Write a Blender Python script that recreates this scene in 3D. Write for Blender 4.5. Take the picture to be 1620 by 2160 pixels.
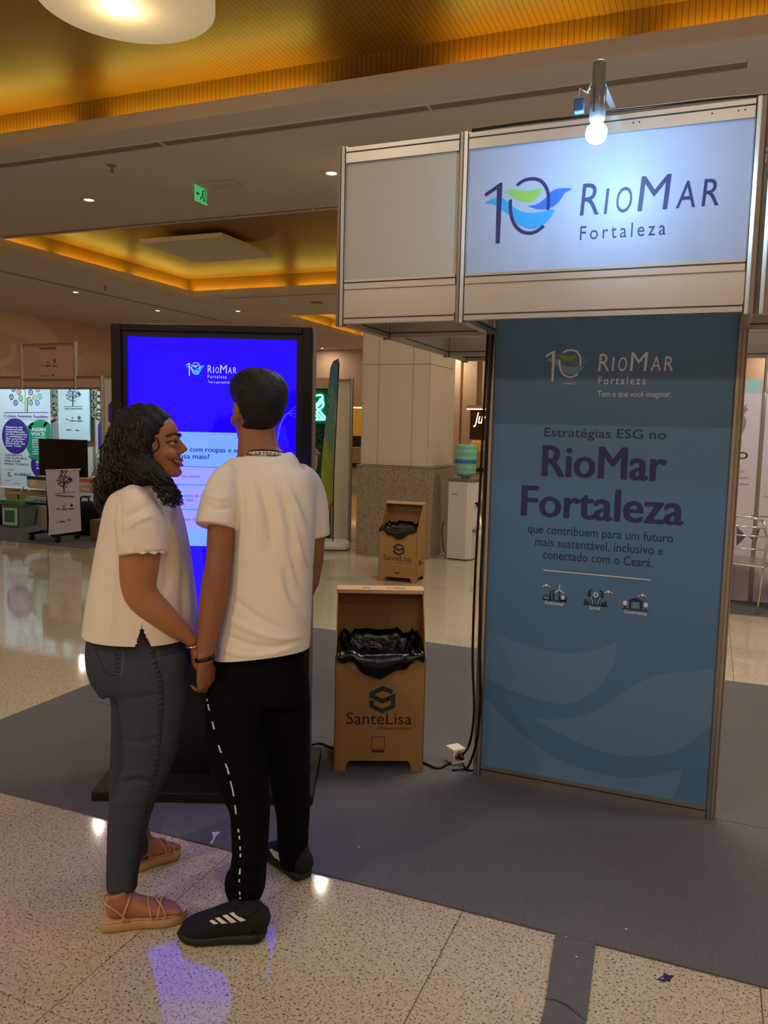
import bpy, bmesh, math, random
from math import sin, cos, pi, radians as R, sqrt, exp
from mathutils import Vector as V, Matrix, geometry
from mathutils.bvhtree import BVHTree

random.seed(7)
for o in list(bpy.data.objects):
    bpy.data.objects.remove(o)
scene = bpy.context.scene
C = scene.collection

# ------------------------------------------------------------ camera, exposure, world
CAMP = V((0.91529577, -3.48119818, 1.59633621))
FPX = 1690.486
PT, RL, YW = 0.105302331, 0.0222747041, -0.385391711
CF = V((sin(YW) * cos(PT), cos(YW) * cos(PT), -sin(PT)))
_r = CF.cross(V((0, 0, 1))).normalized()
_u = _r.cross(CF)
CR = cos(RL) * _r + sin(RL) * _u
CU = -sin(RL) * _r + cos(RL) * _u
cam = bpy.data.cameras.new('camera')
cam.sensor_fit = 'HORIZONTAL'
cam.sensor_width = 36.0
cam.lens = 36.0 * FPX / 1620.0
cam.clip_start = 0.05
cam.clip_end = 200
camo = bpy.data.objects.new('camera', cam)
C.objects.link(camo)
camo.matrix_world = Matrix(((CR.x, CU.x, -CF.x, CAMP.x), (CR.y, CU.y, -CF.y, CAMP.y),
                            (CR.z, CU.z, -CF.z, CAMP.z), (0, 0, 0, 1)))
scene.camera = camo
scene.view_settings.view_transform = 'Standard'
scene.view_settings.look = 'None'
scene.view_settings.gamma = 1.0
scene.view_settings.use_curve_mapping = False
scene.view_settings.exposure = 0.25
world = bpy.data.worlds.new('hall_ambience')
scene.world = world
world.use_nodes = True
world.node_tree.nodes['Background'].inputs[0].default_value = (1.0, 0.74, 0.48, 1)
world.node_tree.nodes['Background'].inputs[1].default_value = 0.05


def light(name, kind, loc, energy, color, size=0.1, target=None, spot=None, blend=0.5):
    d = bpy.data.lights.new(name, kind)
    d.energy = energy
    d.color = color
    if kind == 'AREA':
        d.shape = 'DISK'
        d.size = size
    else:
        d.shadow_soft_size = size
    if kind == 'SPOT':
        d.spot_size = spot or 2.0
        d.spot_blend = blend
    o = bpy.data.objects.new(name, d)
    C.objects.link(o)
    o.location = loc
    if target is not None:
        o.rotation_euler = (V(target) - V(loc)).to_track_quat('-Z', 'Y').to_euler()
    return o


HC = 4.85                                     # height of the hall's flat ceiling
WARM = (1.0, 0.87, 0.68)
# the hall's own downlights, on a four-metre grid in the ceiling strips (fixtures in view are modelled further down)
DOWNLIGHTS = [(-7.84, 6.21), (-3.85, 6.2), (-14.33, 12.87), (-14.35, 16.17), (-12.02, 16.82), (-14.5, 27.2)]
for k, (x, y) in enumerate(DOWNLIGHTS):
    light('downlight_beam', 'AREA', (x, y, HC - 0.03), 16, WARM, 0.06, (x, y, 0))
for (x, y) in ((0.2, 6.2), (4.2, 6.2), (-14.3, 6.2), (-14.3, 1.0), (-8.0, 16.5), (-4.0, 16.5), (0.0, 16.5), (-9.0, 27), (-3.0, 27), (3.0, 27)):
    light('downlight_beam', 'AREA', (x, y, HC - 0.03), 42, WARM, 0.06, (x, y, 0))
# broad ambient lamps added unseen in the coffers to soften the light (the drum lamp in view is modelled further down)
for (x, y) in ((0.6, 1.2), (4.6, 1.2), (-7.8, -8.4), (-3.6, -8.4), (0.6, -8.4), (4.6, -8.4)):
    light('added_ambient_lamp', 'AREA', (x, y, HC + 0.05), 84, WARM, 1.4, (x, y, 0))
for (x, y) in ((-5.8, -4.3), (-1.8, -4.3), (2.2, -4.3)):
    light('downlight_beam', 'AREA', (x, y, HC - 0.03), 30, WARM, 0.06, (x, y, 0))


# ------------------------------------------------------------ pixel to world helpers (1620 x 2160 frame)
def ray(u, v):
    return CF + CR * ((u - 810) / FPX) - CU * ((v - 1080) / FPX)


def atD(u, v, D):
    return CAMP + ray(u, v) * D


def on(ax, val, u, v):
    d = ray(u, v)
    return CAMP + d * ((val - CAMP[ax]) / d[ax])


def onX(x, u, v): return on(0, x, u, v)
def onY(y, u, v): return on(1, y, u, v)
def onZ(z, u, v): return on(2, z, u, v)


def onP(P0, N, u, v):
    d = ray(u, v)
    return CAMP + d * ((P0 - CAMP).dot(N) / d.dot(N))


def pix(P):
    d = P - CAMP
    w = d.dot(CF)
    return 810 + FPX * d.dot(CR) / w, 1080 - FPX * d.dot(CU) / w, w


# ------------------------------------------------------------ materials
def lin(c):
    return c / 12.92 if c <= 0.04045 else ((c + 0.055) / 1.055) ** 2.4


def hexc(h):
    h = h.lstrip('#')
    return tuple(lin(int(h[i:i + 2], 16) / 255) for i in (0, 2, 4)) + (1,)


MATS = {}


def mat(name, color, rough=0.6, metal=0.0, spec=0.5, noise=0.0, nscale=20, bump=0.0, bscale=60, emit=None, estr=0.0,
        trans=0.0, ior=1.45, sheen=0.0, alpha=1.0, coat=0.0, sss=0.0):
    if name in MATS:
        return MATS[name]
    m = bpy.data.materials.new(name)
    m.use_nodes = True
    nt = m.node_tree
    b = nt.nodes['Principled BSDF']
    c = hexc(color) if isinstance(color, str) else tuple(color) + (1,)
    b.inputs['Base Color'].default_value = c
    b.inputs['Roughness'].default_value = rough
    b.inputs['Metallic'].default_value = metal
    b.inputs['Specular IOR Level'].default_value = spec
    b.inputs['IOR'].default_value = ior
    b.inputs['Transmission Weight'].default_value = trans
    b.inputs['Sheen Weight'].default_value = sheen
    b.inputs['Alpha'].default_value = alpha
    b.inputs['Coat Weight'].default_value = coat
    if sss:
        b.inputs['Subsurface Weight'].default_value = sss
        b.inputs['Subsurface Radius'].default_value = (0.02, 0.008, 0.004)
        b.inputs['Subsurface Scale'].default_value = 0.3
    if emit is not None:
        b.inputs['Emission Color'].default_value = hexc(emit) if isinstance(emit, str) else tuple(emit) + (1,)
        b.inputs['Emission Strength'].default_value = estr
    if noise or bump:
        tc = nt.nodes.new('ShaderNodeTexCoord')
    if noise:
        n = nt.nodes.new('ShaderNodeTexNoise')
        n.inputs['Scale'].default_value = nscale
        n.inputs['Detail'].default_value = 6
        mx = nt.nodes.new('ShaderNodeMix')
        mx.data_type = 'RGBA'
        mx.inputs[6].default_value = tuple(max(0, x * (1 - noise)) for x in c[:3]) + (1,)
        mx.inputs[7].default_value = tuple(min(1, x * (1 + noise)) for x in c[:3]) + (1,)
        nt.links.new(tc.outputs['Object'], n.inputs['Vector'])
        nt.links.new(n.outputs['Fac'], mx.inputs[0])
        nt.links.new(mx.outputs[2], b.inputs['Base Color'])
    if bump:
        n2 = nt.nodes.new('ShaderNodeTexNoise')
        n2.inputs['Scale'].default_value = bscale
        n2.inputs['Detail'].default_value = 5
        bp = nt.nodes.new('ShaderNodeBump')
        bp.inputs['Strength'].default_value = bump
        bp.inputs['Distance'].default_value = 0.01
        nt.links.new(tc.outputs['Object'], n2.inputs['Vector'])
        nt.links.new(n2.outputs['Fac'], bp.inputs['Height'])
        nt.links.new(bp.outputs['Normal'], b.inputs['Normal'])
    MATS[name] = m
    return m


def granite(name, base, dark, mid, rough=0.1, scale=110.0, joints=False):
    m = bpy.data.materials.new(name)
    m.use_nodes = True
    nt = m.node_tree
    L = nt.links
    b = nt.nodes['Principled BSDF']
    b.inputs['Roughness'].default_value = rough
    geo = nt.nodes.new('ShaderNodeNewGeometry')
    v1 = nt.nodes.new('ShaderNodeTexVoronoi')
    v1.inputs['Scale'].default_value = scale
    n1 = nt.nodes.new('ShaderNodeTexNoise')
    n1.inputs['Scale'].default_value = scale * 0.75
    n1.inputs['Detail'].default_value = 4
    n1.inputs['Roughness'].default_value = 0.7
    n2 = nt.nodes.new('ShaderNodeTexNoise')
    n2.inputs['Scale'].default_value = scale * 0.22
    n2.inputs['Detail'].default_value = 3
    for n in (v1, n1, n2):
        L.new(geo.outputs['Position'], n.inputs['Vector'])
    r1 = nt.nodes.new('ShaderNodeValToRGB')
    r1.color_ramp.elements[0].position = 0.38
    r1.color_ramp.elements[0].color = (1, 1, 1, 1)
    r1.color_ramp.elements[1].position = 0.45
    r1.color_ramp.elements[1].color = (0, 0, 0, 1)
    L.new(n1.outputs['Fac'], r1.inputs[0])
    mx1 = nt.nodes.new('ShaderNodeMix')
    mx1.data_type = 'RGBA'
    mx1.inputs[6].default_value = hexc(base)
    mx1.inputs[7].default_value = hexc(mid)
    L.new(v1.outputs['Color'], mx1.inputs[0])
    mx2 = nt.nodes.new('ShaderNodeMix')
    mx2.data_type = 'RGBA'
    mx2.inputs[7].default_value = hexc(dark)
    L.new(r1.outputs[0], mx2.inputs[0])
    L.new(mx1.outputs[2], mx2.inputs[6])
    out = mx2.outputs[2]
    if joints:
        br = nt.nodes.new('ShaderNodeTexBrick')
        br.offset = 0.0
        br.inputs['Scale'].default_value = 1.0
        br.inputs['Brick Width'].default_value = 0.9
        br.inputs['Row Height'].default_value = 0.9
        br.inputs['Mortar Size'].default_value = 0.003
        br.inputs['Color1'].default_value = (0, 0, 0, 1)
        br.inputs['Color2'].default_value = (0, 0, 0, 1)
        br.inputs['Mortar'].default_value = (0.6, 0.6, 0.6, 1)
        mp = nt.nodes.new('ShaderNodeMapping')
        mp.inputs['Location'].default_value = (0.66 + 9, 0.14 + 9, 0)
        L.new(geo.outputs['Position'], mp.inputs['Vector'])
        L.new(mp.outputs[0], br.inputs['Vector'])
        mx3 = nt.nodes.new('ShaderNodeMix')
        mx3.data_type = 'RGBA'
        mx3.inputs[7].default_value = hexc(dark)
        L.new(br.outputs['Color'], mx3.inputs[0])
        L.new(out, mx3.inputs[6])
        out = mx3.outputs[2]
    L.new(out, b.inputs['Base Color'])
    MATS[name] = m
    return m


def slats(name, axis, base, dark, period=0.055):
    """wood boards with a fine groove every few centimetres"""
    m = bpy.data.materials.new(name)
    m.use_nodes = True
    nt = m.node_tree
    L = nt.links
    b = nt.nodes['Principled BSDF']
    b.inputs['Roughness'].default_value = 0.45
    geo = nt.nodes.new('ShaderNodeNewGeometry')
    sx = nt.nodes.new('ShaderNodeSeparateXYZ')
    L.new(geo.outputs['Position'], sx.inputs[0])
    md = nt.nodes.new('ShaderNodeMath')
    md.operation = 'WRAP'
    md.inputs[1].default_value = 1.0
    md.inputs[2].default_value = 0.0
    dv = nt.nodes.new('ShaderNodeMath')
    dv.operation = 'DIVIDE'
    dv.inputs[1].default_value = period
    L.new(sx.outputs[axis], dv.inputs[0])
    L.new(dv.outputs[0], md.inputs[0])
    rp = nt.nodes.new('ShaderNodeValToRGB')
    rp.color_ramp.elements[0].position = 0.0
    rp.color_ramp.elements[0].color = hexc(dark)
    rp.color_ramp.elements[1].position = 0.22
    rp.color_ramp.elements[1].color = hexc(base)
    L.new(md.outputs[0], rp.inputs[0])
    nz = nt.nodes.new('ShaderNodeTexNoise')
    nz.inputs['Scale'].default_value = 1.3
    L.new(geo.outputs['Position'], nz.inputs['Vector'])
    mx = nt.nodes.new('ShaderNodeMix')
    mx.data_type = 'RGBA'
    mx.blend_type = 'MULTIPLY'
    mx.inputs[0].default_value = 0.35
    L.new(rp.outputs[0], mx.inputs[6])
    L.new(nz.outputs['Color'], mx.inputs[7])
    L.new(mx.outputs[2], b.inputs['Base Color'])
    bp = nt.nodes.new('ShaderNodeBump')
    bp.inputs['Strength'].default_value = 0.6
    bp.inputs['Distance'].default_value = 0.01
    L.new(rp.outputs['Alpha'], bp.inputs['Height'])
    MATS[name] = m
    return m


# ------------------------------------------------------------ mesh builder
def wmat(o):
    m = Matrix.Translation(o.location) @ o.rotation_euler.to_matrix().to_4x4()
    return wmat(o.parent) @ m if o.parent else m


def orth(t, ref):
    a = ref.cross(t)
    if a.length < 1e-6:
        a = V((1, 0, 0)).cross(t)
    a.normalize()
    return a, t.cross(a).normalized()


class MB:
    def __init__(s):
        s.v = []
        s.f = []

    def add(s, vs, fs):
        n = len(s.v)
        s.v += [V(p) for p in vs]
        s.f += [tuple(i + n for i in f) for f in fs]
        return s

    def box(s, lo, hi, rz=0.0, piv=None):
        x0, y0, z0 = lo
        x1, y1, z1 = hi
        vs = [V(p) for p in ((x0, y0, z0), (x1, y0, z0), (x1, y1, z0), (x0, y1, z0),
                             (x0, y0, z1), (x1, y0, z1), (x1, y1, z1), (x0, y1, z1))]
        if rz:
            pv = V(piv) if piv else (V(lo) + V(hi)) / 2
            m = Matrix.Rotation(rz, 3, 'Z')
            vs = [m @ (q - pv) + pv for q in vs]
        return s.add(vs, [(0, 3, 2, 1), (4, 5, 6, 7), (0, 1, 5, 4), (1, 2, 6, 5), (2, 3, 7, 6), (3, 0, 4, 7)])

    def bar(s, a, b, w, h=None, up=V((0, 0, 1))):
        a = V(a)
        b = V(b)
        h = h or w
        t = (b - a).normalized()
        if abs(t.dot(up)) > 0.99:
            up = V((0, 1, 0))
        x = t.cross(up).normalized()
        y = x.cross(t)
        vs = []
        for q in (a, b):
            for i, j in ((-1, -1), (1, -1), (1, 1), (-1, 1)):
                vs.append(q + x * (i * w / 2) + y * (j * h / 2))
        return s.add(vs, [(3, 2, 1, 0), (4, 5, 6, 7), (0, 1, 5, 4), (1, 2, 6, 5), (2, 3, 7, 6), (3, 0, 4, 7)])

    def tube(s, pts, rad, seg=12, ref=None, cap=True, n=2.0, closed=False):
        """pts: points; rad: number or list of r or (a, b): a across the reference, b along it"""
        pts = [V(q) for q in pts]
        N = len(pts)
        if not isinstance(rad, (list, tuple)):
            rad = [rad] * N
        ref = V(ref) if ref is not None else None
        base = len(s.v)
        prev = None
        for i, q in enumerate(pts):
            if closed:
                t = pts[(i + 1) % N] - pts[i - 1]
            else:
                t = pts[min(i + 1, N - 1)] - pts[max(i - 1, 0)]
            t.normalize()
            if ref is not None:
                a, b = orth(t, ref)
            else:
                if prev is None:
                    a, b = orth(t, V((0.3, 0.2, 0.9)).normalized())
                else:
                    a = (prev - t * prev.dot(t)).normalized()
                    b = t.cross(a)
                prev = a
            ra, rb = rad[i] if isinstance(rad[i], (list, tuple)) else (rad[i], rad[i])
            for k in range(seg):
                th = 2 * pi * k / seg
                c_, s_ = cos(th), sin(th)
                if n != 2.0:
                    c_ = math.copysign(abs(c_) ** (2 / n), c_)
                    s_ = math.copysign(abs(s_) ** (2 / n), s_)
                s.v.append(q + a * (ra * c_) + b * (rb * s_))
        for i in range(N if closed else N - 1):
            for k in range(seg):
                k2 = (k + 1) % seg
                i2 = (i + 1) % N
                s.f.append((base + i * seg + k, base + i * seg + k2, base + i2 * seg + k2, base + i2 * seg + k))
        if cap and not closed:
            s.f.append(tuple(base + k for k in range(seg))[::-1])
            s.f.append(tuple(base + (N - 1) * seg + k for k in range(seg)))
        return s

    def ell(s, c, r, ax=None, seg=16, rings=10):
        c = V(c)
        r = r if isinstance(r, (list, tuple)) else (r, r, r)
        X, Y_, Z = ax or (V((1, 0, 0)), V((0, 1, 0)), V((0, 0, 1)))
        vs = []
        for i in range(1, rings):
            ph = pi * i / rings
            for k in range(seg):
                th = 2 * pi * k / seg
                vs.append(c + X * (r[0] * sin(ph) * cos(th)) + Y_ * (r[1] * sin(ph) * sin(th)) + Z * (r[2] * cos(ph)))
        fs = []
        for i in range(rings - 2):
            for k in range(seg):
                k2 = (k + 1) % seg
                fs.append((i * seg + k, (i + 1) * seg + k, (i + 1) * seg + k2, i * seg + k2))
        t = len(vs)
        vs += [c + Z * r[2], c - Z * r[2]]
        for k in range(seg):
            fs.append((t, k, (k + 1) % seg))
            fs.append((t + 1, (rings - 2) * seg + (k + 1) % seg, (rings - 2) * seg + k))
        return s.add(vs, fs)

    def lathe(s, c, prof, seg=24, ax=V((0, 0, 1))):
        """prof: (radius, height) list, around ax through c"""
        c = V(c)
        t = V(ax).normalized()
        a, b = orth(t, V((0, 1, 0)) if abs(t.y) < 0.9 else V((1, 0, 0)))
        base = len(s.v)
        for r, h in prof:
            for k in range(seg):
                th = 2 * pi * k / seg
                s.v.append(c + t * h + a * (r * cos(th)) + b * (r * sin(th)))
        for i in range(len(prof) - 1):
            for k in range(seg):
                k2 = (k + 1) % seg
                s.f.append((base + i * seg + k, base + i * seg + k2, base + (i + 1) * seg + k2, base + (i + 1) * seg + k))
        s.f.append(tuple(base + k for k in range(seg))[::-1])
        s.f.append(tuple(base + (len(prof) - 1) * seg + k for k in range(seg)))
        return s

    def poly(s, pts, O, U, W, N=None, h=0.0):
        """flat polygon (2D pts) on the frame O + U x + W y; with h it gets a thickness towards N"""
        O, U, W = V(O), V(U), V(W)
        N = V(N) if N is not None else U.cross(W)
        tri = geometry.tessellate_polygon([[V((p[0], p[1], 0)) for p in pts]])
        n = len(pts)
        vs = [O + U * p[0] + W * p[1] + N * h for p in pts]
        fs = []
        area = sum(pts[i][0] * pts[(i + 1) % n][1] - pts[(i + 1) % n][0] * pts[i][1] for i in range(n))
        for t in tri:
            a, b, c = [pts[i] for i in t]
            cr = (b[0] - a[0]) * (c[1] - a[1]) - (b[1] - a[1]) * (c[0] - a[0])
            fs.append(tuple(t) if cr > 0 else tuple(t)[::-1])
        if h > 0:
            vs += [O + U * p[0] + W * p[1] for p in pts]
            for i in range(n):
                j = (i + 1) % n
                fs.append((i, i + n, j + n, j) if area > 0 else (i, j, j + n, i + n))
            fs += [tuple(q + n for q in f)[::-1] for f in fs[:len(tri)]]
        return s.add(vs, fs)

    def stroke(s, path, w, O, U, W, N=None, h=0.0):
        """a polyline drawn with a given width, as a flat strip with mitred corners"""
        P = [V((p[0], p[1])) for p in path]
        L_, R_ = [], []
        for i, q in enumerate(P):
            d0 = (P[i] - P[i - 1]).normalized() if i else (P[1] - P[0]).normalized()
            d1 = (P[i + 1] - P[i]).normalized() if i < len(P) - 1 else d0
            t = (d0 + d1)
            t = t.normalized() if t.length > 1e-6 else d0
            nn = V((-t.y, t.x))
            k = 1 / max(0.4, nn.dot(V((-d0.y, d0.x))))
            ww = (w[i] if isinstance(w, list) else w) / 2 * k
            L_.append(tuple(q + nn * ww))
            R_.append(tuple(q - nn * ww))
        for i in range(len(P) - 1):
            s.poly([R_[i], R_[i + 1], L_[i + 1], L_[i]], O, U, W, N, h)
        return s

    def mesh(s, name, par=None, world=True, merge=False):
        me = bpy.data.meshes.new(name)
        vs = s.v
        if par is not None and world:
            im = wmat(par).inverted()
            vs = [im @ q for q in vs]
        me.from_pydata([tuple(q) for q in vs], [], s.f)
        me.update()
        if merge:
            bm = bmesh.new()
            bm.from_mesh(me)
            bmesh.ops.remove_doubles(bm, verts=bm.verts, dist=1e-5)
            bmesh.ops.recalc_face_normals(bm, faces=bm.faces)
            bm.to_mesh(me)
            bm.free()
        return me

    def build(s, name, m, par=None, world=True, smooth=False, bevel=0.0):
        me = s.mesh(name, par, world)
        return link(name, me, m, par, smooth, bevel)


def link(name, me, m, par=None, smooth=False, bevel=0.0):
    if bevel:
        bm = bmesh.new()
        bm.from_mesh(me)
        ed = [e for e in bm.edges if e.is_manifold and e.calc_face_angle(0) > 0.6]
        bmesh.ops.bevel(bm, geom=ed, offset=bevel, segments=2, affect='EDGES', profile=0.5)
        bm.to_mesh(me)
        bm.free()
    me.materials.clear()
    for q in (m if isinstance(m, (list, tuple)) else [m]):
        me.materials.append(q)
    if smooth:
        me.shade_smooth()
    o = bpy.data.objects.new(name, me)
    C.objects.link(o)
    if par is not None:
        o.parent = par
    return o


def tag(o, label=None, cat=None, group=None, kind=None):
    if label:
        o['label'] = label
    if cat:
        o['category'] = cat
    if group:
        o['group'] = group
    if kind:
        o['kind'] = kind
    return o


def thing(name, label, cat, loc=(0, 0, 0), rz=0.0, group=None):
    o = bpy.data.objects.new(name, None)
    o.empty_display_size = 0.1
    C.objects.link(o)
    o.location = loc
    o.rotation_euler = (0, 0, rz)
    return tag(o, label, cat, group)


def struct(name, mb, m, smooth=False, label=None):
    o = mb.build(name, m, None, smooth=smooth)
    o['kind'] = 'structure'
    if label:
        o['label'] = label
    return o


# lettering: the built-in face, fitted to a given width and capital height
def glyphs(txt, bold=0.0, shear=0.0, spacing=1.0):
    cu = bpy.data.curves.new('t', 'FONT')
    cu.body = txt
    cu.size = 1.0
    cu.offset = bold
    cu.shear = shear
    cu.space_character = spacing
    cu.resolution_u = 3
    o = bpy.data.objects.new('t', cu)
    C.objects.link(o)
    bpy.context.view_layer.update()
    me = o.evaluated_get(bpy.context.evaluated_depsgraph_get()).to_mesh()
    vs = [tuple(q.co) for q in me.vertices]
    fs = [tuple(p.vertices) for p in me.polygons]
    bpy.data.objects.remove(o)
    bpy.data.curves.remove(cu)
    return vs, fs


CAPH = max(v[1] for v in glyphs('H')[0])


def text(mb, txt, x, y, w, cap, O, U, W, N, lift=0.0012, align='L', **kw):
    """adds a line of writing to mb: left end x, baseline y, width w (None: natural), capital height cap"""
    bold = kw.pop('bold', 0.0)
    vs, fs = glyphs(txt, **kw)
    if not vs:
        return
    if bold:                                   # heavier weight: the outlines repeated with small offsets
        n = len(vs)
        v0, f0 = list(vs), list(fs)
        vs, fs = [], []
        for k in range(5):
            dx = bold * (k - 2) / 2 * 1.6
            vs += [(q[0] + dx, q[1], 0.0004 * k) for q in v0]
            fs += [tuple(i + k * n for i in f) for f in f0]
        dy = bold * 0.5
        for k in (-1, 1):
            m_ = len(vs)
            vs += [(q[0], q[1] + k * dy, 0.0022 + 0.0003 * k) for q in v0]
            fs += [tuple(i + m_ for i in f) for f in f0]
    x0 = min(q[0] for q in vs)
    x1 = max(q[0] for q in vs)
    sy = cap / CAPH
    sx = w / (x1 - x0) if w else sy
    if align == 'C':
        x -= (x1 - x0) * sx / 2
    O, U, W, N = V(O), V(U), V(W), V(N)
    mb.add([O + U * (x + (q[0] - x0) * sx) + W * (y + q[1] * sy) + N * (lift + q[2] * 0.4) for q in vs], fs)


def letter(name, m, par, world, *a, **kw):
    mb = MB()
    text(mb, *a, **kw)
    return mb.build(name, m, par, world)


def arc(cx, cy, rx, ry, a0, a1, n=16):
    return [(cx + rx * cos(R(a0 + (a1 - a0) * i / n)), cy + ry * sin(R(a0 + (a1 - a0) * i / n))) for i in range(n + 1)]


def smoothpts(pts, k=3):
    """Catmull-Rom subdivision of an open list of tuples"""
    out = []
    n = len(pts)
    for i in range(n - 1):
        p0, p1, p2, p3 = pts[max(i - 1, 0)], pts[i], pts[i + 1], pts[min(i + 2, n - 1)]
        for j in range(k):
            t = j / k
            out.append(tuple(0.5 * (2 * b + (c - a) * t + (2 * a - 5 * b + 4 * c - d) * t * t + (3 * b - a - 3 * c + d) * t ** 3)
                             for a, b, c, d in zip(p0, p1, p2, p3)))
    out.append(tuple(pts[-1]))
    return out


XA, YA, ZA = V((1, 0, 0)), V((0, 1, 0)), V((0, 0, 1))

# ============================================================ the setting
M_floor = granite('polished_granite', '#d2c5ae', '#332b24', '#b3a48b', 0.06, 160, joints=True)
M_tile = granite('granite_tile', '#d2c5ae', '#332b24', '#b3a48b', 0.06, 160)
M_base = granite('column_granite', '#a8967b', '#4b4036', '#8d7c66', 0.35, 75)
M_grout = mat('grout', '#5a5148', 0.8)
M_ceil = mat('ceiling_paint', '#d4ccc4', 0.85)
M_peach = mat('wall_paint', '#d8b79a', 0.8)
M_mural = mat('mural_tint', '#e2c7ab', 0.8)
M_carpet = mat('grey_felt', '#6a696c', 0.95, spec=0.1, noise=0.38, nscale=130, bump=0.5, bscale=320)
M_slatx = slats('wood_slats', 0, '#93661f', '#40290c')
M_slaty = slats('wood_slats_side', 1, '#93661f', '#40290c')
M_led = mat('cove_light', '#ffb030', emit=(1.0, 0.76, 0.10), estr=27)
M_alu = mat('aluminium', '#b9b3aa', 0.34, metal=0.85, noise=0.08, nscale=6)
M_alud = mat('aluminium_shaded_groove', '#3b3835', 0.5, metal=0.6)
M_black = mat('black_plastic', '#0a0a0c', 0.35)
M_white = mat('white_plastic', '#d8d3ca', 0.4)

TX0, TY0, NTX, NTY = -0.66 - 0.9 * 9, -1.94 - 0.9, 12, 12
TX1, TY1 = TX0 + NTX * 0.9, TY0 + NTY * 0.9
fl = MB()
for (x0, x1, y0, y1) in ((-19.2, TX0, -13, 29), (TX1, 10.2, -13, 29), (TX0, TX1, -13, TY0), (TX0, TX1, TY1, 29)):
    fl.box((x0, y0, -0.2), (x1, y1, 0))
nf = len(fl.f)
fl.box((TX0, TY0, -0.2), (TX1, TY1, -0.004))
floor = struct('floor', fl, [M_floor, M_grout], label='polished speckled granite floor of the hall')
for i, p in enumerate(floor.data.polygons):
    p.material_index = 1 if i >= nf else 0
tb = MB().box((-0.4487, -0.4487, -0.02), (0.4487, 0.4487, 0))
tme = tb.mesh('tile')
bm = bmesh.new()
bm.from_mesh(tme)
bmesh.ops.bevel(bm, geom=[e for e in bm.edges if all(v.co.z > -0.001 for v in e.verts)], offset=0.0012, segments=1, affect='EDGES')
bm.to_mesh(tme)
bm.free()
tme.materials.append(M_tile)
for i in range(NTX):
    for j in range(NTY):
        o = bpy.data.objects.new('tile', tme)
        o.location = (TX0 + 0.9 * (i + 0.5), TY0 + 0.9 * (j + 0.5), 0)
        o.parent = floor
        C.objects.link(o)

# ---- walls
struct('wall_left', MB().box((-19.2, -13, 0), (-19, 29, 6)), M_peach)
struct('wall_back', MB().box((-19, 28, 0), (10, 28.2, 6)), M_peach)
struct('wall_right', MB().box((10, -13, 0), (10.2, 29, 6)), M_peach)
struct('wall_front', MB().box((-19, -13.2, 0), (10, -13, 6)), M_peach)
# painted swirls on the left wall, in view above the far booth
wl = bpy.data.objects['wall_left']


def mural(path, w):
    mb = MB()
    pts = [onX(-18.99, u, v) for u, v in smoothpts(path, 5)]
    mb.stroke([(q.y, q.z) for q in pts], w, (-18.992, 0, 0), YA, ZA, XA)
    mb.f = [f for f in mb.f]
    mb.build('mural_swirl', M_mural, wl)


mural([(-40, 655), (0, 668), (60, 690), (105, 730), (130, 770)], 0.85)
mural([(-20, 770), (15, 762), (30, 740), (28, 725)], 0.22)
mural([(0, 790), (20, 800), (60, 815)], 0.5)
mural([(165, 775), (190, 760), (215, 760), (240, 770), (300, 790)], 0.6)

# ---- ceiling: flat plaster strips between deep coffers whose slatted soffits are lit by hidden strips
COF = [(-11.84, 9.0, -2.45, 4.07), (-11.84, 9.0, 7.80, 14.34), (-11.5, 9.0, 18.05, 24.5), (-11.84, 9.0, -12.6, -6.17)]
ZL, ZT, SB = HC + 0.16, HC + 0.52, 0.32
cb = MB()
ys = sorted(COF, key=lambda c: c[2])
y = -13.0
for (x0, x1, y0, y1) in ys:
    cb.box((-19, y, HC), (10, y0, HC + 0.16))
    cb.box((-19, y0, HC), (x0, y1, HC + 0.16))
    cb.box((x1, y0, HC), (10, y1, HC + 0.16))
    y = y1
cb.box((-19, y, HC), (10, 28, HC + 0.16))
cb.box((-19.1, -13.1, 5.9), (10.1, 28.1, 6.0))
ceiling = struct('ceiling', cb, M_ceil, label='plaster ceiling with deep coffers')
for k, (x0, x1, y0, y1) in enumerate(COF):
    # ledge that carries the strips, slatted sides and slatted soffit
    a0, a1, b0, b1 = x0 - SB, x1 + SB, y0 - SB, y1 + SB
    MB().box((a0, b1, HC + 0.10), (a1, b1 + 0.05, ZT)).box((a0, b0 - 0.05, HC + 0.10), (a1, b0, ZT)).build('slat_side', M_slatx, ceiling)
    MB().box((a0 - 0.05, b0, HC + 0.10), (a0, b1, ZT)).box((a1, b0, HC + 0.10), (a1 + 0.05, b1, ZT)).build('slat_side', M_slaty, ceiling)
    MB().box((a0 - 0.05, b0 - 0.05, ZT), (a1 + 0.05, b1 + 0.05, ZT + 0.05)).build('slat_soffit', M_slatx, ceiling)
    zl = HC + 0.165
    st = MB()
    n = 7
    for i in range(n):                         # strips laid end to end, with gaps and a few dead lengths
        xa = a0 + (a1 - a0) * (i + 0.06) / n
        xb = a0 + (a1 - a0) * (i + 0.94) / n
        if k == 0:
            if i == 1:
                xb -= 0.2
            if i == 3:
                xa += 1.1
        st.box((xa, y1 + 0.19, zl), (xb, y1 + 0.22, zl + 0.012))
        st.box((xa, y0 - 0.22, zl), (xb, y0 - 0.19, zl + 0.012))
    for i in range(3):
        ya = b0 + (b1 - b0) * (i + 0.06) / 3
        yb = b0 + (b1 - b0) * (i + 0.94) / 3
        st.box((x0 - 0.22, ya, zl), (x0 - 0.19, yb, zl + 0.012))
        st.box((x1 + 0.19, ya, zl), (x1 + 0.22, yb, zl + 0.012))
    s_ = st.build('cove_strip', M_led, ceiling)

# linear air slots in the ceiling
M_slot = mat('slot_dark', '#8a806f', 0.7)
M_slotd = mat('slot_gap', '#14110e', 0.8)


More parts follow.
